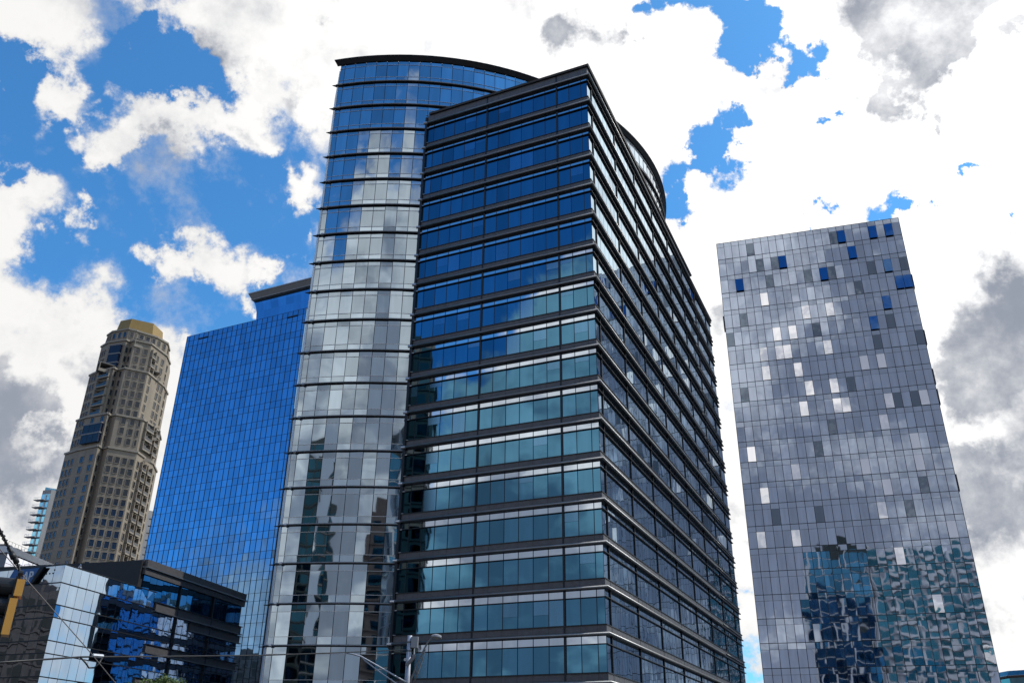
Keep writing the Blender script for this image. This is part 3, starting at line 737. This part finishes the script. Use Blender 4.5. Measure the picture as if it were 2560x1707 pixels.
def balcony(f, s, z, w, h, mode='deep'):
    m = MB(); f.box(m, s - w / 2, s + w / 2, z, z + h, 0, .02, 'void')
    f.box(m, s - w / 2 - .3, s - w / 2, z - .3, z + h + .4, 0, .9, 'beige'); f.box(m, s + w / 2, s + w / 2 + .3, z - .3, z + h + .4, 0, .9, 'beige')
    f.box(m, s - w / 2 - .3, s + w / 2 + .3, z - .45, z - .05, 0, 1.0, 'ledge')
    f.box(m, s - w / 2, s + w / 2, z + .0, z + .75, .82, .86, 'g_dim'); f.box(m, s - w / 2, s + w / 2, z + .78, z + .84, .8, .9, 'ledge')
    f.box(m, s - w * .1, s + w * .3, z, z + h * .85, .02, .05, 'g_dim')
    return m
row0 = .2225 * DB + CAMZ            # foot of a known row of windows
base = row0 % FHb
for (i, z0, z1, f) in facets:
    L = f.L; z = base
    while z < z1 - 2.4:
        if z > z0 - .3 and z > 25:
            tier = 0 if z < zb_te(.3045) else 1 if z < zb_te(.342) else 2 if z < zb_te(.398) else 3 if z < zb_te(.4365) else 4
            h = 2.05
            if i == 0:
                for k in range(3): wins.append(window(f, L * (.2 + .3 * k), z, L * .16, h, 'g_bluewin'))
            elif i == 1:
                if tier == 2: nbalc.append(balcony(f, L * .55, z, L * .62, 2.1))
                elif z > zb_te(.289) and z < zb_te(.322):
                    m = MB(); f.box(m, L * .12, L * .92, z - .3, z + 2.5, 0, 1.0, 'g_bay'); f.box(m, L * .1, L * .94, z + 2.5, z + 2.95, 0, 1.1, 'greycap')
                    for q_ in (.12, .39, .65, .92): f.box(m, L * q_ - .05, L * q_ + .05, z - .3, z + 2.5, 1.0, 1.05, 'mull')
                    m.build('bay_window', bg)
                elif tier == 3 and z < zb_te(.43):
                    m = MB(); f.box(m, L * .25, L * .85, z - .3, z + 2.5, 0, .9, 'g_bay'); f.box(m, L * .22, L * .88, z + 2.5, z + 2.95, 0, 1.0, 'greycap'); m.build('bay_window', bg)
                else:
                    n = 2 if tier < 2 else 3
                    for k in range(n): wins.append(window(f, L * (k + .75 - (.25 if n == 3 else 0)) / (n + (0.0 if n == 3 else .2)), z, 1.5 if n == 2 else 1.1, h, 'g_bluewin'))
            elif i in (2, 3):
                if i == 2 or tier > 1: wins.append(window(f, L * .5, z, min(1.1, L * .6), h, 'g_dim'))
            elif i == 4:
                n = 4 if tier == 0 else 2 if tier == 1 else 3 if tier == 2 else 2
                lo_, hi_ = {0: (.14, .88), 1: (.3, .62), 2: (.22, .84), 3: (.3, .75), 4: (.3, .7)}[tier]
                for k in range(n): wins.append(window(f, L * (lo_ + (hi_ - lo_) * k / (n - 1)), z, 1.3, h, 'g_dim'))
                if tier == 1: wins.append(window(f, L * .88, z, .7, h, 'g_dim'))
            elif i == 5:
                if tier == 0: wins.append(window(f, L * .28, z, 1.2, h, 'g_dim')); nbalc.append(balcony(f, L * .72, z, L * .36, 2.2))
                elif tier in (1, 3): nbalc.append(balcony(f, L * .55, z, L * .6, 2.2))
                else: wins.append(window(f, L * .3, z, 1.0, h, 'g_dim'))
            elif i == 6:
                if tier == 0: nbalc.append(balcony(f, L * .5, z, L * .55, 2.2))
                elif tier == 1: nbalc.append(balcony(f, L * .5, z, L * .6, 2.2))
                else:
                    for k in range(2): wins.append(window(f, L * (.25 + .5 * k), z, 1.2, h, 'g_dim'))
            elif i == 7:
                wins.append(window(f, L * .5, z, min(1.4, L * .3), h, 'g_dim'))
        z += FHb
many('window', wins, bg)
many('balcony', nbalc, bg)
# terraces with canopies at the setbacks
for az, d, te, w in ((-26.75, 297.5, .402, 6.5), (-23.55, 299, .333, 4.5), (-23.6, 298, .308, 4.5), (-25.1, 297, .4385, 5.5), (-24.0, 299.5, .403, 3.5)):
    p = P2(az, d); f = Face(p, p + P2(az + 75, w)); f.a = f.a - f.d * w / 2
    if f.n.dot(-p) < 0: f.n = -f.n
    z = zb_te(te, d); m = MB()
    f.box(m, 0, w, z + .9, z + 1.15, -2.0, .7, 'greycap')
    for t in (.2, w - .2): f.box(m, t - .12, t + .12, z - 1.9, z + .9, .4, .7, 'beige')
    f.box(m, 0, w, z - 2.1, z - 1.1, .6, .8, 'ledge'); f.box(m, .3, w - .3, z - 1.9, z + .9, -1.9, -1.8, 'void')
    m.build('terrace', bg)
m = MB()
g0 = [P2(a, d) for a, d in ((-26.85, 305), (-26.15, 301), (-24.62, 301.5), (-23.88, 308), (-24.3, 320), (-26.4, 320))]
cg = P2(-25.3, 310)
z0, z1 = zb_te(.4535) - .3, 142.6
for a, b in zip(g0, g0[1:] + g0[:1]):
    a2, b2 = cg + (a - cg) * .90, cg + (b - cg) * .90
    m.poly([(a.x, a.y, z0), (b.x, b.y, z0), (b2.x, b2.y, z1), (a2.x, a2.y, z1)], 'gold')
m.poly([((cg + (p - cg) * .90).x, (cg + (p - cg) * .90).y, z1) for p in g0], 'gold')
m.build('roof', bg)

# ================================================================== AQUA BALCONY TOWER behind the beige one
DA = 427.0
aq = root('concrete_tower', (*P2(-28.2, DA), 0), 'narrow concrete tower with aqua glass and thin balconies, behind the beige tower', 'apartment tower')
a0, a1 = P2(-28.68, DA), P2(-28.25, DA - 3)
za = .2562 * DA + CAMZ
M['conc'] = matte('board_concrete', (0.36, 0.35, 0.35), .8, var=.12, scale=.25)
m = MB(); a2 = P2(-22.3, DA + 14); a3 = P2(-22.3, DA + 30); a4 = P2(-28.4, DA + 25)
m.prism([(p.x, p.y) for p in (a0, a1, a2, a3, a4)], 0, za, 'conc'); m.build('tower_body', aq)
fa = Face(a0, a1)
if fa.n.dot(-a0) < 0: fa.n = -fa.n
for k in range(26):
    zt_ = za - 1.8 - k * 3.22
    if zt_ < 40: break
    m = MB(); fa.pane(m, .1, fa.L * .98, zt_ - 2.7, zt_, .04, 'g_aqua'); fa.box(m, fa.L * .45, fa.L * .6, zt_ - 2.6, zt_ - .4, .04, .3, 'white'); m.build('window', aq)
    m = MB(); zf = zt_ - 3.0
    fa.box(m, -2.1, fa.L * .7, zf - .05, zf + .25, -.5, 1.8, 'conc')
    fa.box(m, -2.1, fa.L * .4, zf + 1.2, zf + 1.27, 1.7, 1.78, 'alu'); fa.box(m, -2.1, -2.03, zf + 1.2, zf + 1.27, -.5, 1.75, 'alu')
    for t in (-2.1, -1.1, -.1): fa.box(m, t, t + .06, zf + .25, zf + 1.25, 1.7, 1.76, 'alu')
    m.build('balcony', aq)
m = MB(); fr_ = Face(a0 + (a1 - a0) * .2, a1 + (a2 - a1) * .4); 
if fr_.n.dot(-a0) < 0: fr_.n = -fr_.n
for t in range(0, 22, 2): fr_.box(m, t, t + 1.9, za, za + 1.4, -.05, 0, 'g_aqua'); fr_.box(m, t + 1.9, t + 2.0, za, za + 1.5, -.08, .03, 'alu')
m.build('roof_balustrade', aq)
# sliver of balconies right of the beige tower
fz = Face(P2(-22.62, DA), P2(-22.3, DA)); 
if fz.n.dot(-a0) < 0: fz.n = -fz.n
for k in range(14):
    zf = .243 * DA - k * 3.22; m = MB(); fz.box(m, 0, 1.4, zf, zf + .25, 0, 2, 'conc'); fz.box(m, 1.1, 1.2, zf, zf + 1.2, 0, 2, 'g_aqua'); m.build('balcony', aq)

# ================================================================== WHITE-GRID BUILDING at the far left
wb_ = root('white_office_building', (*P2(-29.7, 210), 0), 'white gridded glass office block with a grey end wall at the left edge', 'office building')
w0, w1, w2_ = P2(-32.5, 216), P2(-29.66, 206), P2(-26.5, 226)
zw = .1963 * 206 + CAMZ
M['palegrey'] = matte('pale_grey_wall', (0.20, 0.22, 0.27), .6, var=.05)
m = MB(); m.prism([(p.x, p.y) for p in (w0, w1, w2_, P2(-26.5, 260), P2(-33, 260))], 0, zw, 'palegrey'); m.build('building_body', wb_)
f1, f2 = Face(w0, w1), Face(w1, w2_)
for f in (f1, f2):
    if f.n.dot(-w1) < 0: f.n = -f.n
M['g_pale'] = glass('pale_glass', (0.80, 0.82, 0.93), wave=.01, lo=.9, hi=1.05)
for k in range(9):
    z1 = zw - 1.3 - k * 3.9
    m = MB(); x = .1
    while x < f2.L - .2:
        for zz in (z1 - 1.9, z1 - 3.5): f2.pane(m, x + .04, min(x + 2.0, f2.L) - .04, zz + .03, zz + (1.85 if zz == z1 - 1.9 else 1.55), .02, 'g_pale')
        x += 2.0
    m.build('ribbon_window', wb_)
    m = MB(); f2.box(m, 0, f2.L, z1 - 3.9, z1 - 3.5, 0, .15, 'mull'); f1.box(m, 0, f1.L, z1 - 3.9, z1 - 3.5, 0, .08, 'mull'); m.build('floor_band', wb_)
m = MB(); f1.box(m, 0, f1.L + .3, zw - 1.2, zw + .1, -.3, .4, 'white'); f2.box(m, -.2, f2.L, zw - 1.2, zw + .1, -.3, .4, 'white'); m.build('roof_fascia', wb_)
for t in (1, 4.5): 
    m = MB(); f2.box(m, t, t + 2.2, zw + .1, zw + .8, -3, -1.2, 'greycap'); m.build('roof_unit', wb_)
m = MB()
for t in range(0, 14): f2.box(m, t * 1.2, t * 1.2 + .05, zw + .1, zw + 1.2, -.3, -.25, 'dkmetal')
f2.box(m, 0, 16, zw + 1.16, zw + 1.2, -.3, -.25, 'dkmetal'); m.build('roof_rail', wb_)

# ================================================================== GREEN-ROOFED BUILDING at the bottom right
gr_ = root('curved_roof_building', (*P2(29, 190), 0), 'low building with curved green roof edge and brown fascia in the bottom right corner', 'building')
M['g_green'] = glass('green_glass', (0.20, 0.34, 0.33), wave=.02)
M['brown'] = matte('brown_fascia', (0.13, 0.09, 0.08), .6, var=.08)
pts = [P2(27.2, 192), P2(28.3, 186), P2(30.5, 184), P2(33, 188), P2(35, 196)]
m = MB(); zg = .0920 * 188 + CAMZ
m.prism([(p.x, p.y) for p in pts + [P2(35, 230), P2(27.2, 230)]], 0, zg - 2.4, 'brown'); m.build('building_body', gr_)
roofm = MB(); fas = MB(); gl = MB()
for a, b in zip(pts[:-1], pts[1:]):
    f = Face(a, b)
    if f.n.dot(-a) < 0: f.n = -f.n
    roofm.hexa([f.p(-.1, zg - .85, -6), f.p(f.L + .1, zg - .85, -6), f.p(f.L + .1, zg - .85, .4), f.p(-.1, zg - .85, .4), f.p(-.1, zg, -6), f.p(f.L + .1, zg, -6), f.p(f.L + .1, zg, 0), f.p(-.1, zg, 0)], 'g_green')
    f.box(fas, -.1, f.L + .1, zg - 1.15, zg - .86, -1, .55, 'brown'); f.box(fas, -.1, f.L + .1, zg - .86, zg - .80, -1, .6, 'alu')
    x = .1
    while x < f.L: f.pane(gl, x, min(x + 2, f.L), 4, zg - 2.5, .05, 'g_green'); x += 2.1
    f.box(gl, 0, f.L, zg - 2.45, zg - 1.2, 0, .06, 'g_green')
roofm.build('roof', gr_); fas.build('fascia', gr_); gl.build('window', gr_)

# ================================================================== BUILDINGS AROUND THE VIEWER (seen only as reflections)
def reflected(name, corners, H, wallm, glassm, label, cat, colw=3.0, floor=3.3, win=(2.0, 2.1), ledge=True, ledgem='ledge', fins=None, balc=False):
    c = sum((Vector(p) for p in corners), Vector((0, 0))) / len(corners)
    r_ = root(name, (c.x, c.y, 0), label, cat)
    m = MB(); ar = sum(corners[i][0] * corners[(i + 1) % len(corners)][1] - corners[(i + 1) % len(corners)][0] * corners[i][1] for i in range(len(corners)))
    cs = corners if ar > 0 else corners[::-1]
    m.prism(cs, 0, H, wallm); m.build('building_body', r_)
    lw = []; la = MB(); bl = []
    for a, b in zip(cs, cs[1:] + cs[:1]):
        f = Face(a, b)
        if f.n.dot(f.a + f.d * f.L / 2 - c) < 0: f.n = -f.n
        n = max(1, int(f.L / colw)); w = f.L / n; z = 4.0
        while z < H - floor * .8:
            for k in range(n):
                q_ = MB(); s = w * (k + .5); f.pane(q_, s - w * win[0] / 6, s + w * win[0] / 6, z, z + win[1], .04, glassm, ja=.01); lw.append(q_)
                if balc and k % 3 == 0:
                    q_ = MB(); f.box(q_, s - w * .5, s + w * .5, z - .5, z - .15, 0, 1.6, ledgem); f.box(q_, s - w * .5, s + w * .5, z - .15, z + .8, 1.5, 1.58, ledgem); bl.append(q_)
            if ledge: f.box(la, 0, f.L, z - .45, z - .2, 0, .18, ledgem)
            z += floor
        if fins:
            for k in range(0, n + 1, fins): f.box(la, max(0, k * w - .4), min(f.L, k * w + .4), 0, H, 0, .9, ledgem)
    a_ = MB()
    for q_ in lw[100:]: a_.add(q_)
    for q_ in lw[:100]: q_.build('window', r_)
    if lw[100:]: a_.build('window', r_, kind='stuff')
    if la.v: la.build('facade_trim', r_)
    a_ = MB()
    for q_ in bl[:100]: q_.build('balcony', r_)
    for q_ in bl[100:]: a_.add(q_)
    if a_.v: a_.build('balcony', r_, kind='stuff')
    m = MB(); m.prism([tuple(c + (Vector(p) - c) * .55) for p in cs], H, H + 3.2, wallm); m.build('roof_house', r_)
    return r_
M['brick'] = matte('brown_brick', (0.11, 0.085, 0.08), .8, var=.25, scale=1.5)
M['darkwall'] = matte('dark_wall', (0.02, 0.03, 0.03), .5, var=.2)
M['offwhite'] = matte('offwhite_render', (0.62, 0.62, 0.64), .6, var=.08)
reflected('dark_glass_tower', [(-66.2, 50.2), (-77.5, 66.0), (-93, 55), (-82.2, 38.2)], 81, 'darkwall', 'g_darkt', 'dark green glass tower mirrored at the left end of the banded block', 'tower', ledgem='darkwall')
reflected('brown_office_slab', [(-149, 136), (-134, 76), (-150, 62), (-172, 70), (-172, 140)], 34, 'brick', 'void', 'brown brick office slab mirrored in the dark side of the low glass building', 'office building', colw=3.4, win=(1.7, 1.9), ledge=True, ledgem='brick')
reflected('teal_glass_tower', [(-8, -58), (15, -64), (9, -88), (-14, -82)], 86, 'darkwall', 'g_tealb', 'teal glass tower mirrored in the left part of the lilac slab', 'tower', colw=4.5, floor=4.2, win=(2.85, 3.7), ledgem='offwhite', fins=2)
reflected('white_residential_tower', [(16.5, -64), (53, -74), (47, -98), (10.5, -88)], 84, 'offwhite', 'g_teal', 'white balcony tower with teal windows mirrored in the right part of the lilac slab', 'apartment tower', colw=4.4, floor=3.8, win=(2.2, 2.9), ledgem='offwhite', fins=2, balc=True)
reflected('twin_glass_tower', [(-125, -67), (-107, -76), (-116, -100), (-134, -90)], 104, 'darkwall', 'g_darkt', 'tall dark tower mirrored in the left part of the curved wing', 'tower', colw=3.4, win=(2.6, 2.4), ledgem='darkwall')
reflected('slim_glass_tower', [(-101, -79), (-85, -86), (-94, -108), (-110, -100)], 88, 'darkwall', 'g_darkt', 'shorter dark tower mirrored beside the tall one in the curved wing', 'tower', colw=3.4, win=(2.6, 2.4), ledgem='greycap')
reflected('thin_brown_tower', [(-26.5, -8), (-18.5, -9), (-20, -26), (-28, -25)], 51, 'brick', 'g_teal', 'thin brown brick tower mirrored in a narrow strip near the joint of the curved wing', 'tower', colw=2.8, win=(1.8, 1.9), ledgem='brick')

# ================================================================== TRAFFIC SIGNAL on its span wire
M['sigyellow'] = matte('signal_yellow', (0.86, 0.43, 0.09), .42, var=.06)
M['sigblack'] = matte('signal_black', (0.012, 0.013, 0.016), .45, var=.1)
M['lens_dark'] = matte('signal_lens', (0.05, 0.02, 0.02), .25)
sdst = 16.0
def at(px, py, d):            # point at horizontal distance d along the sight line through that place
    r_ = ray(px, py); k = d / hypot(r_.x, r_.y); return Vector((r_.x * k, r_.y * k, CAMZ + r_.z * k))
top = at(54, 1450, sdst)
sg = root('traffic_signal', tuple(top), 'yellow and black traffic signal seen side-on at the left edge, hanging from a cable', 'traffic light')
az_s = -28.45
ux = P2(az_s + 90, 1); uy = P2(az_s, 1)            # right, away
top_z = top.z; boty = at(35, 1592, sdst).z; Hs = (top_z - boty)
def sp_(x, y, z): return (top.x + ux.x * x + uy.x * y, top.y + ux.y * x + uy.y * y, z)
def sbox(mb, x0, x1, y0, y1, z0, z1, mat, tx=0.0):
    mb.hexa([sp_(x0 - tx, y0, z0), sp_(x1 - tx, y0, z0), sp_(x1 - tx, y1, z0), sp_(x0 - tx, y1, z0), sp_(x0, y0, z1), sp_(x1, y0, z1), sp_(x1, y1, z1), sp_(x0, y1, z1)], mat)
segs = [(top_z - Hs * .315, top_z - Hs * .005, -.055, .0), (top_z - Hs * .98, top_z - Hs * .36, -.085, .0)]
m = MB()
sec = (Hs * .98) / 3
sbox(m, -.06, .055, -.17, .17, top_z - Hs * .31, top_z - .01, 'sigyellow'); hs1 = m.build('housing', sg)
m = MB(); sbox(m, -.095, .015, -.17, .17, top_z - Hs * .985, top_z - Hs * .355, 'sigyellow'); m.build('housing', sg)
m = MB(); sbox(m, -.06, .0, -.06, .06, top_z - Hs * .36, top_z - Hs * .305, 'sigyellow'); m.build('coupling', sg)
for k in range(3):
    zc = top_z - Hs * (.155 + .335 * k); m = MB(); n = 18; rr = .152; x0 = -.065 - (.035 if k else 0)
    ring = []
    for j in range(n + 1):
        a = R(-50 + 280 * j / n); ring.append((rr * cos(a), rr * sin(a)))
    L_ = .36
    for j in range(n):
        (y0, z0), (y1, z1) = ring[j], ring[j + 1]
        for s_ in (1.0, .94):
            m.poly([sp_(x0, y0 * s_, zc + z0 * s_), sp_(x0, y1 * s_, zc + z1 * s_), sp_(x0 - L_ * (.55 + .45 * max(0, sin(R(-50 + 280 * (j + 1) / n)))), y1 * s_, zc + z1 * s_), sp_(x0 - L_ * (.55 + .45 * max(0, sin(R(-50 + 280 * j / n)))), y0 * s_, zc + z0 * s_)], 'sigblack')
    sbox(m, x0 - .02, x0 + .01, -.165, .165, zc - .165, zc + .165, 'sigblack')
    v = m.build('visor', sg)
    m = MB(); m.tube([sp_(x0 - .035, 0, zc), sp_(x0 - .02, 0, zc)], .135, 'lens_dark', n=18); m.build('lens', sg)
m = MB(); m.tube([sp_(-.03, 0, top_z - .02), sp_(-.04, 0, top_z + .10)], .035, 'sigblack', n=8); m.tube([sp_(-.07, 0, top_z + .1), sp_(.0, 0, top_z + .1)], .05, 'sigblack', n=8); m.build('hanger', sg)
# wires
def wire(name, pts, r, label, cat='wire', group='overhead wires', mat='sigblack'):
    m = MB(); m.tube(pts, r, mat, n=6); o = m.build(name, smooth=True); tag(o, label, cat, group); return o
a_ = [at(-60, 1215, 15.5), at(0, 1324, 15.8), at(14, 1352, 15.9), at(32, 1388, 16), at(47, 1415, 16), at(50, 1436, 16), at(54, 1450, 16)]
m = MB(); m.tube(a_, .018, 'sigblack', n=6)
tw = []
for i in range(60):
    t = i / 59 * 4.0; k = int(min(3, t)); f_ = t - k; p = a_[k].lerp(a_[k + 1], f_); tw.append(p + Vector((ux.x, ux.y, 0)) * .03 * cos(i * 1.1) + Vector((0, 0, .03 * sin(i * 1.1))))
m.tube(tw, .009, 'sigblack', n=5)
for px, py in ((31, 1387), (39, 1398)):
    c = at(px, py, 15.95); m.tube([c + Vector((-.03, 0, .04)), c + Vector((.03, 0, -.05))], .045, 'sigblack', n=8)
o = m.build('signal_cable', smooth=True); tag(o, 'thick twisted black cable with clamps leading down to the traffic signal', 'cable')
wire('guy_wire', [at(-150, 1200, 16.2), at(60, 1441, 16.2), at(215, 1617, 17), at(300, 1720, 18)], .008, 'thin grey wire slanting down to the right from the traffic signal', mat='greycap')
wire('span_wire', [at(-60, 1659, 30), at(100, 1648, 32), at(204, 1641, 34), at(400, 1640, 37), at(657, 1637, 45), at(860, 1630, 52), at(1018, 1623, 60)], .03, 'long nearly level black wire running to the lamp pole')
wire('drop_loop', [at(200, 1641, 33.8), at(214, 1656, 33.8), at(222, 1668, 34), at(236, 1668, 34), at(247, 1658, 34), at(256, 1643, 34.2)], .03, 'slack loop of black cable under the level wire')
m = MB(); m.tube([at(232, 1637, 34.2), at(257, 1639, 34.4)], .06, 'alu', n=8); tag(m.build('wire_splice'), 'short pale metal splice on the level wire', 'wire splice')

# ================================================================== LAMP POLE
M['galv'] = matte('galvanised_steel', (0.42, 0.44, 0.50), .5, metal=.4, var=.18, scale=2.5)
M['antgrey'] = matte('antenna_grey', (0.36, 0.36, 0.37), .6, var=.05)
DPO = 60.0
pt = at(1025, 1588, DPO)
lp = root('lamp_pole', (pt.x, pt.y, 0), 'galvanised street lamp pole with a box antenna in front of the banded block', 'street lamp')
m = MB(); m.tube([(pt.x - .02, pt.y, 0), (pt.x - .01, pt.y, 6), (pt.x, pt.y, pt.z)], .20, 'galv', n=14, r2=.155); pole = m.build('pole', lp, smooth=True)
m = MB()
for z in (pt.z - .4, pt.z - .95): m.tube([(pt.x, pt.y, z - .03), (pt.x, pt.y, z + .03)], .175, 'dkmetal', n=14)
m.build('pole_clamp', lp)
e1, e2 = at(1029.5, 1591, DPO), at(1044.5, 1619, DPO)
m = MB(); w0 = e1.x; w1 = e2.x
m.hexa([(w0, pt.y - .22, e2.z), (w1, pt.y - .22, e2.z), (w1, pt.y + .2, e2.z), (w0, pt.y + .2, e2.z), (w0, pt.y - .22, e1.z), (w1, pt.y - .22, e1.z), (w1, pt.y + .2, e1.z), (w0, pt.y + .2, e1.z)], 'antgrey')
m.tube([((w0 + w1) / 2, pt.y, e2.z), ((w0 + w1) / 2, pt.y, e2.z - .45)], .04, 'alu', n=8)
m.tube([((w0 + w1) / 2, pt.y, e2.z - .42), ((w0 + w1) / 2, pt.y, e2.z - .48)], .10, 'alu', n=10); m.build('antenna_box', lp)
m = MB(); b0, b1 = at(1039, 1638, DPO), at(1017, 1664, DPO); m.tube([b0 + Vector((0, -.2, 0)), b1 + Vector((0, -.25, 0))], .13, 'greycap', n=4); m.build('bracket_box', lp)
m = MB(); c = at(1013.5, 1648, DPO); m.tube([c + Vector((0, -.1, 0)), c + Vector((0, .1, 0))], .09, 'alu', n=10); m.build('insulator', lp)
def dd(*px): return [at(x, y, DPO - .3) for x, y in px]
m = MB(); m.tube(dd((1020, 1725), (1030, 1692), (1045, 1655), (1062, 1618), (1070, 1604), (1079, 1594), (1086, 1589)), .055, 'greycap', n=8)
m.tube(dd((1032, 1712), (1045, 1680), (1055, 1650), (1063, 1622)), .05, 'greycap', n=8); m.tube(dd((1038, 1668), (1041, 1684)), .04, 'greycap', n=8); m.build('lamp_arm', lp, smooth=True)
# cobra-head luminaire
c = at(1091, 1592, DPO - .3); m = MB(); n = 14; sec_ = 10
def ell(u, v):
    x = -.33 + .66 * u; w = .17 * sqrt(max(0, 1 - ((u - .55) / .62) ** 2)); a = 2 * pi * v
    zz = w * sin(a); zz = zz * (1.0 if zz > 0 else .55)
    return (c.x + x, c.y + w * 1.05 * cos(a), c.z + zz + .04 - .18 * (u - .5) * abs(u - .2))
for i in range(n):
    for j in range(sec_):
        u0, u1, v0, v1 = i / n, (i + 1) / n, j / sec_, (j + 1) / sec_
        m.poly([ell(u0, v0), ell(u1, v0), ell(u1, v1), ell(u0, v1)], 'antgrey')
hd = m.build('lamp_head', lp, smooth=True)
M['lensy'] = matte('lamp_lens', (0.35, 0.33, 0.22), .25)
m = MB(); m.tube([(c.x + .02, c.y, c.z - .03), (c.x + .02, c.y, c.z - .11)], .14, 'lensy', n=14, r2=.07); m.build('lens', hd)
m = MB(); m.tube(dd((866, 1631), (882, 1634), (903, 1640), (940, 1661), (980, 1684), (1022, 1708)), .05, 'galv', n=8); m.tube(dd((911, 1649), (950, 1679), (990, 1707), (1020, 1728)), .045, 'galv', n=8); m.tube(dd((903, 1640), (911, 1649)), .04, 'galv', n=8)
m.build('cross_arm', lp, smooth=True)

# ================================================================== TREE top at the bottom edge
def leafmat():
    m, N, b = newmat('leaf'); r_ = N.n('ShaderNodeNewGeometry').outputs['Random Per Island']
    c = N.mix(r_, (0.04, 0.085, 0.012), (0.13, 0.19, 0.025)); N.put(b.inputs['Base Color'], c); b.inputs['Roughness'].default_value = .55
    return m
M['leaf'] = leafmat(); M['bark'] = matte('bark', (0.09, 0.07, 0.055), .9, var=.3, scale=6, bump=.02)
DT = 52.0
tc_ = at(392, 1712, DT)
tr = root('street_tree', (tc_.x, tc_.y, 0), 'green leafy tree top at the bottom edge before the low glass building', 'tree')
m = MB(); m.tube([(tc_.x, tc_.y, 0), (tc_.x + .1, tc_.y, 1.8), (tc_.x, tc_.y + .1, 3.4), (tc_.x, tc_.y, 4.6)], .17, 'bark', n=10, r2=.05)
limbs = []
for i in range(9):
    a = i * 2.4; h = 2.2 + i * .3; L_ = 1.5 - .08 * i; e = Vector((tc_.x + cos(a) * L_, tc_.y + sin(a) * L_, h + .2))
    m.tube([(tc_.x, tc_.y, h), tuple(Vector((tc_.x, tc_.y, h)).lerp(e, .5) + Vector((0, 0, .15))), tuple(e)], .06, 'bark', n=6, r2=.02); limbs.append(e)
m.build('trunk', tr, smooth=True)
m = MB(); rnd = random.Random(5)
clumps = [(at(412, 1703, DT), .52), (at(402, 1716, DT + .4), .6), (at(434, 1711, DT - .3), .42), (at(350, 1722, DT), .4), (at(338, 1726, DT + .5), .36), (at(376, 1724, DT - .5), .5), (at(440, 1720, DT), .7), (at(365, 1730, DT), .8), (at(400, 1740, DT), 1.0), (at(455, 1722, DT), .25), (at(330, 1735, DT), .7)]
clumps += [(e, .75) for e in limbs]
for c, r_ in clumps:
    for i in range(int(1500 * r_ * r_)):
        v = Vector((rnd.gauss(0, 1), rnd.gauss(0, 1), rnd.gauss(0, 1))).normalized() * (rnd.random() ** .42) * r_
        v *= .8 + .45 * mnoise.noise(v * 2.2 + c)
        p = c + v; u = Vector((rnd.gauss(0, 1), rnd.gauss(0, 1), rnd.gauss(0, .6))).normalized(); w = u.orthogonal().normalized(); s_ = .035 + .04 * rnd.random()
        m.poly([p - u * s_, p + w * s_ * .6, p + u * s_, p - w * s_ * .6], 'leaf')
m.build('crown', tr)
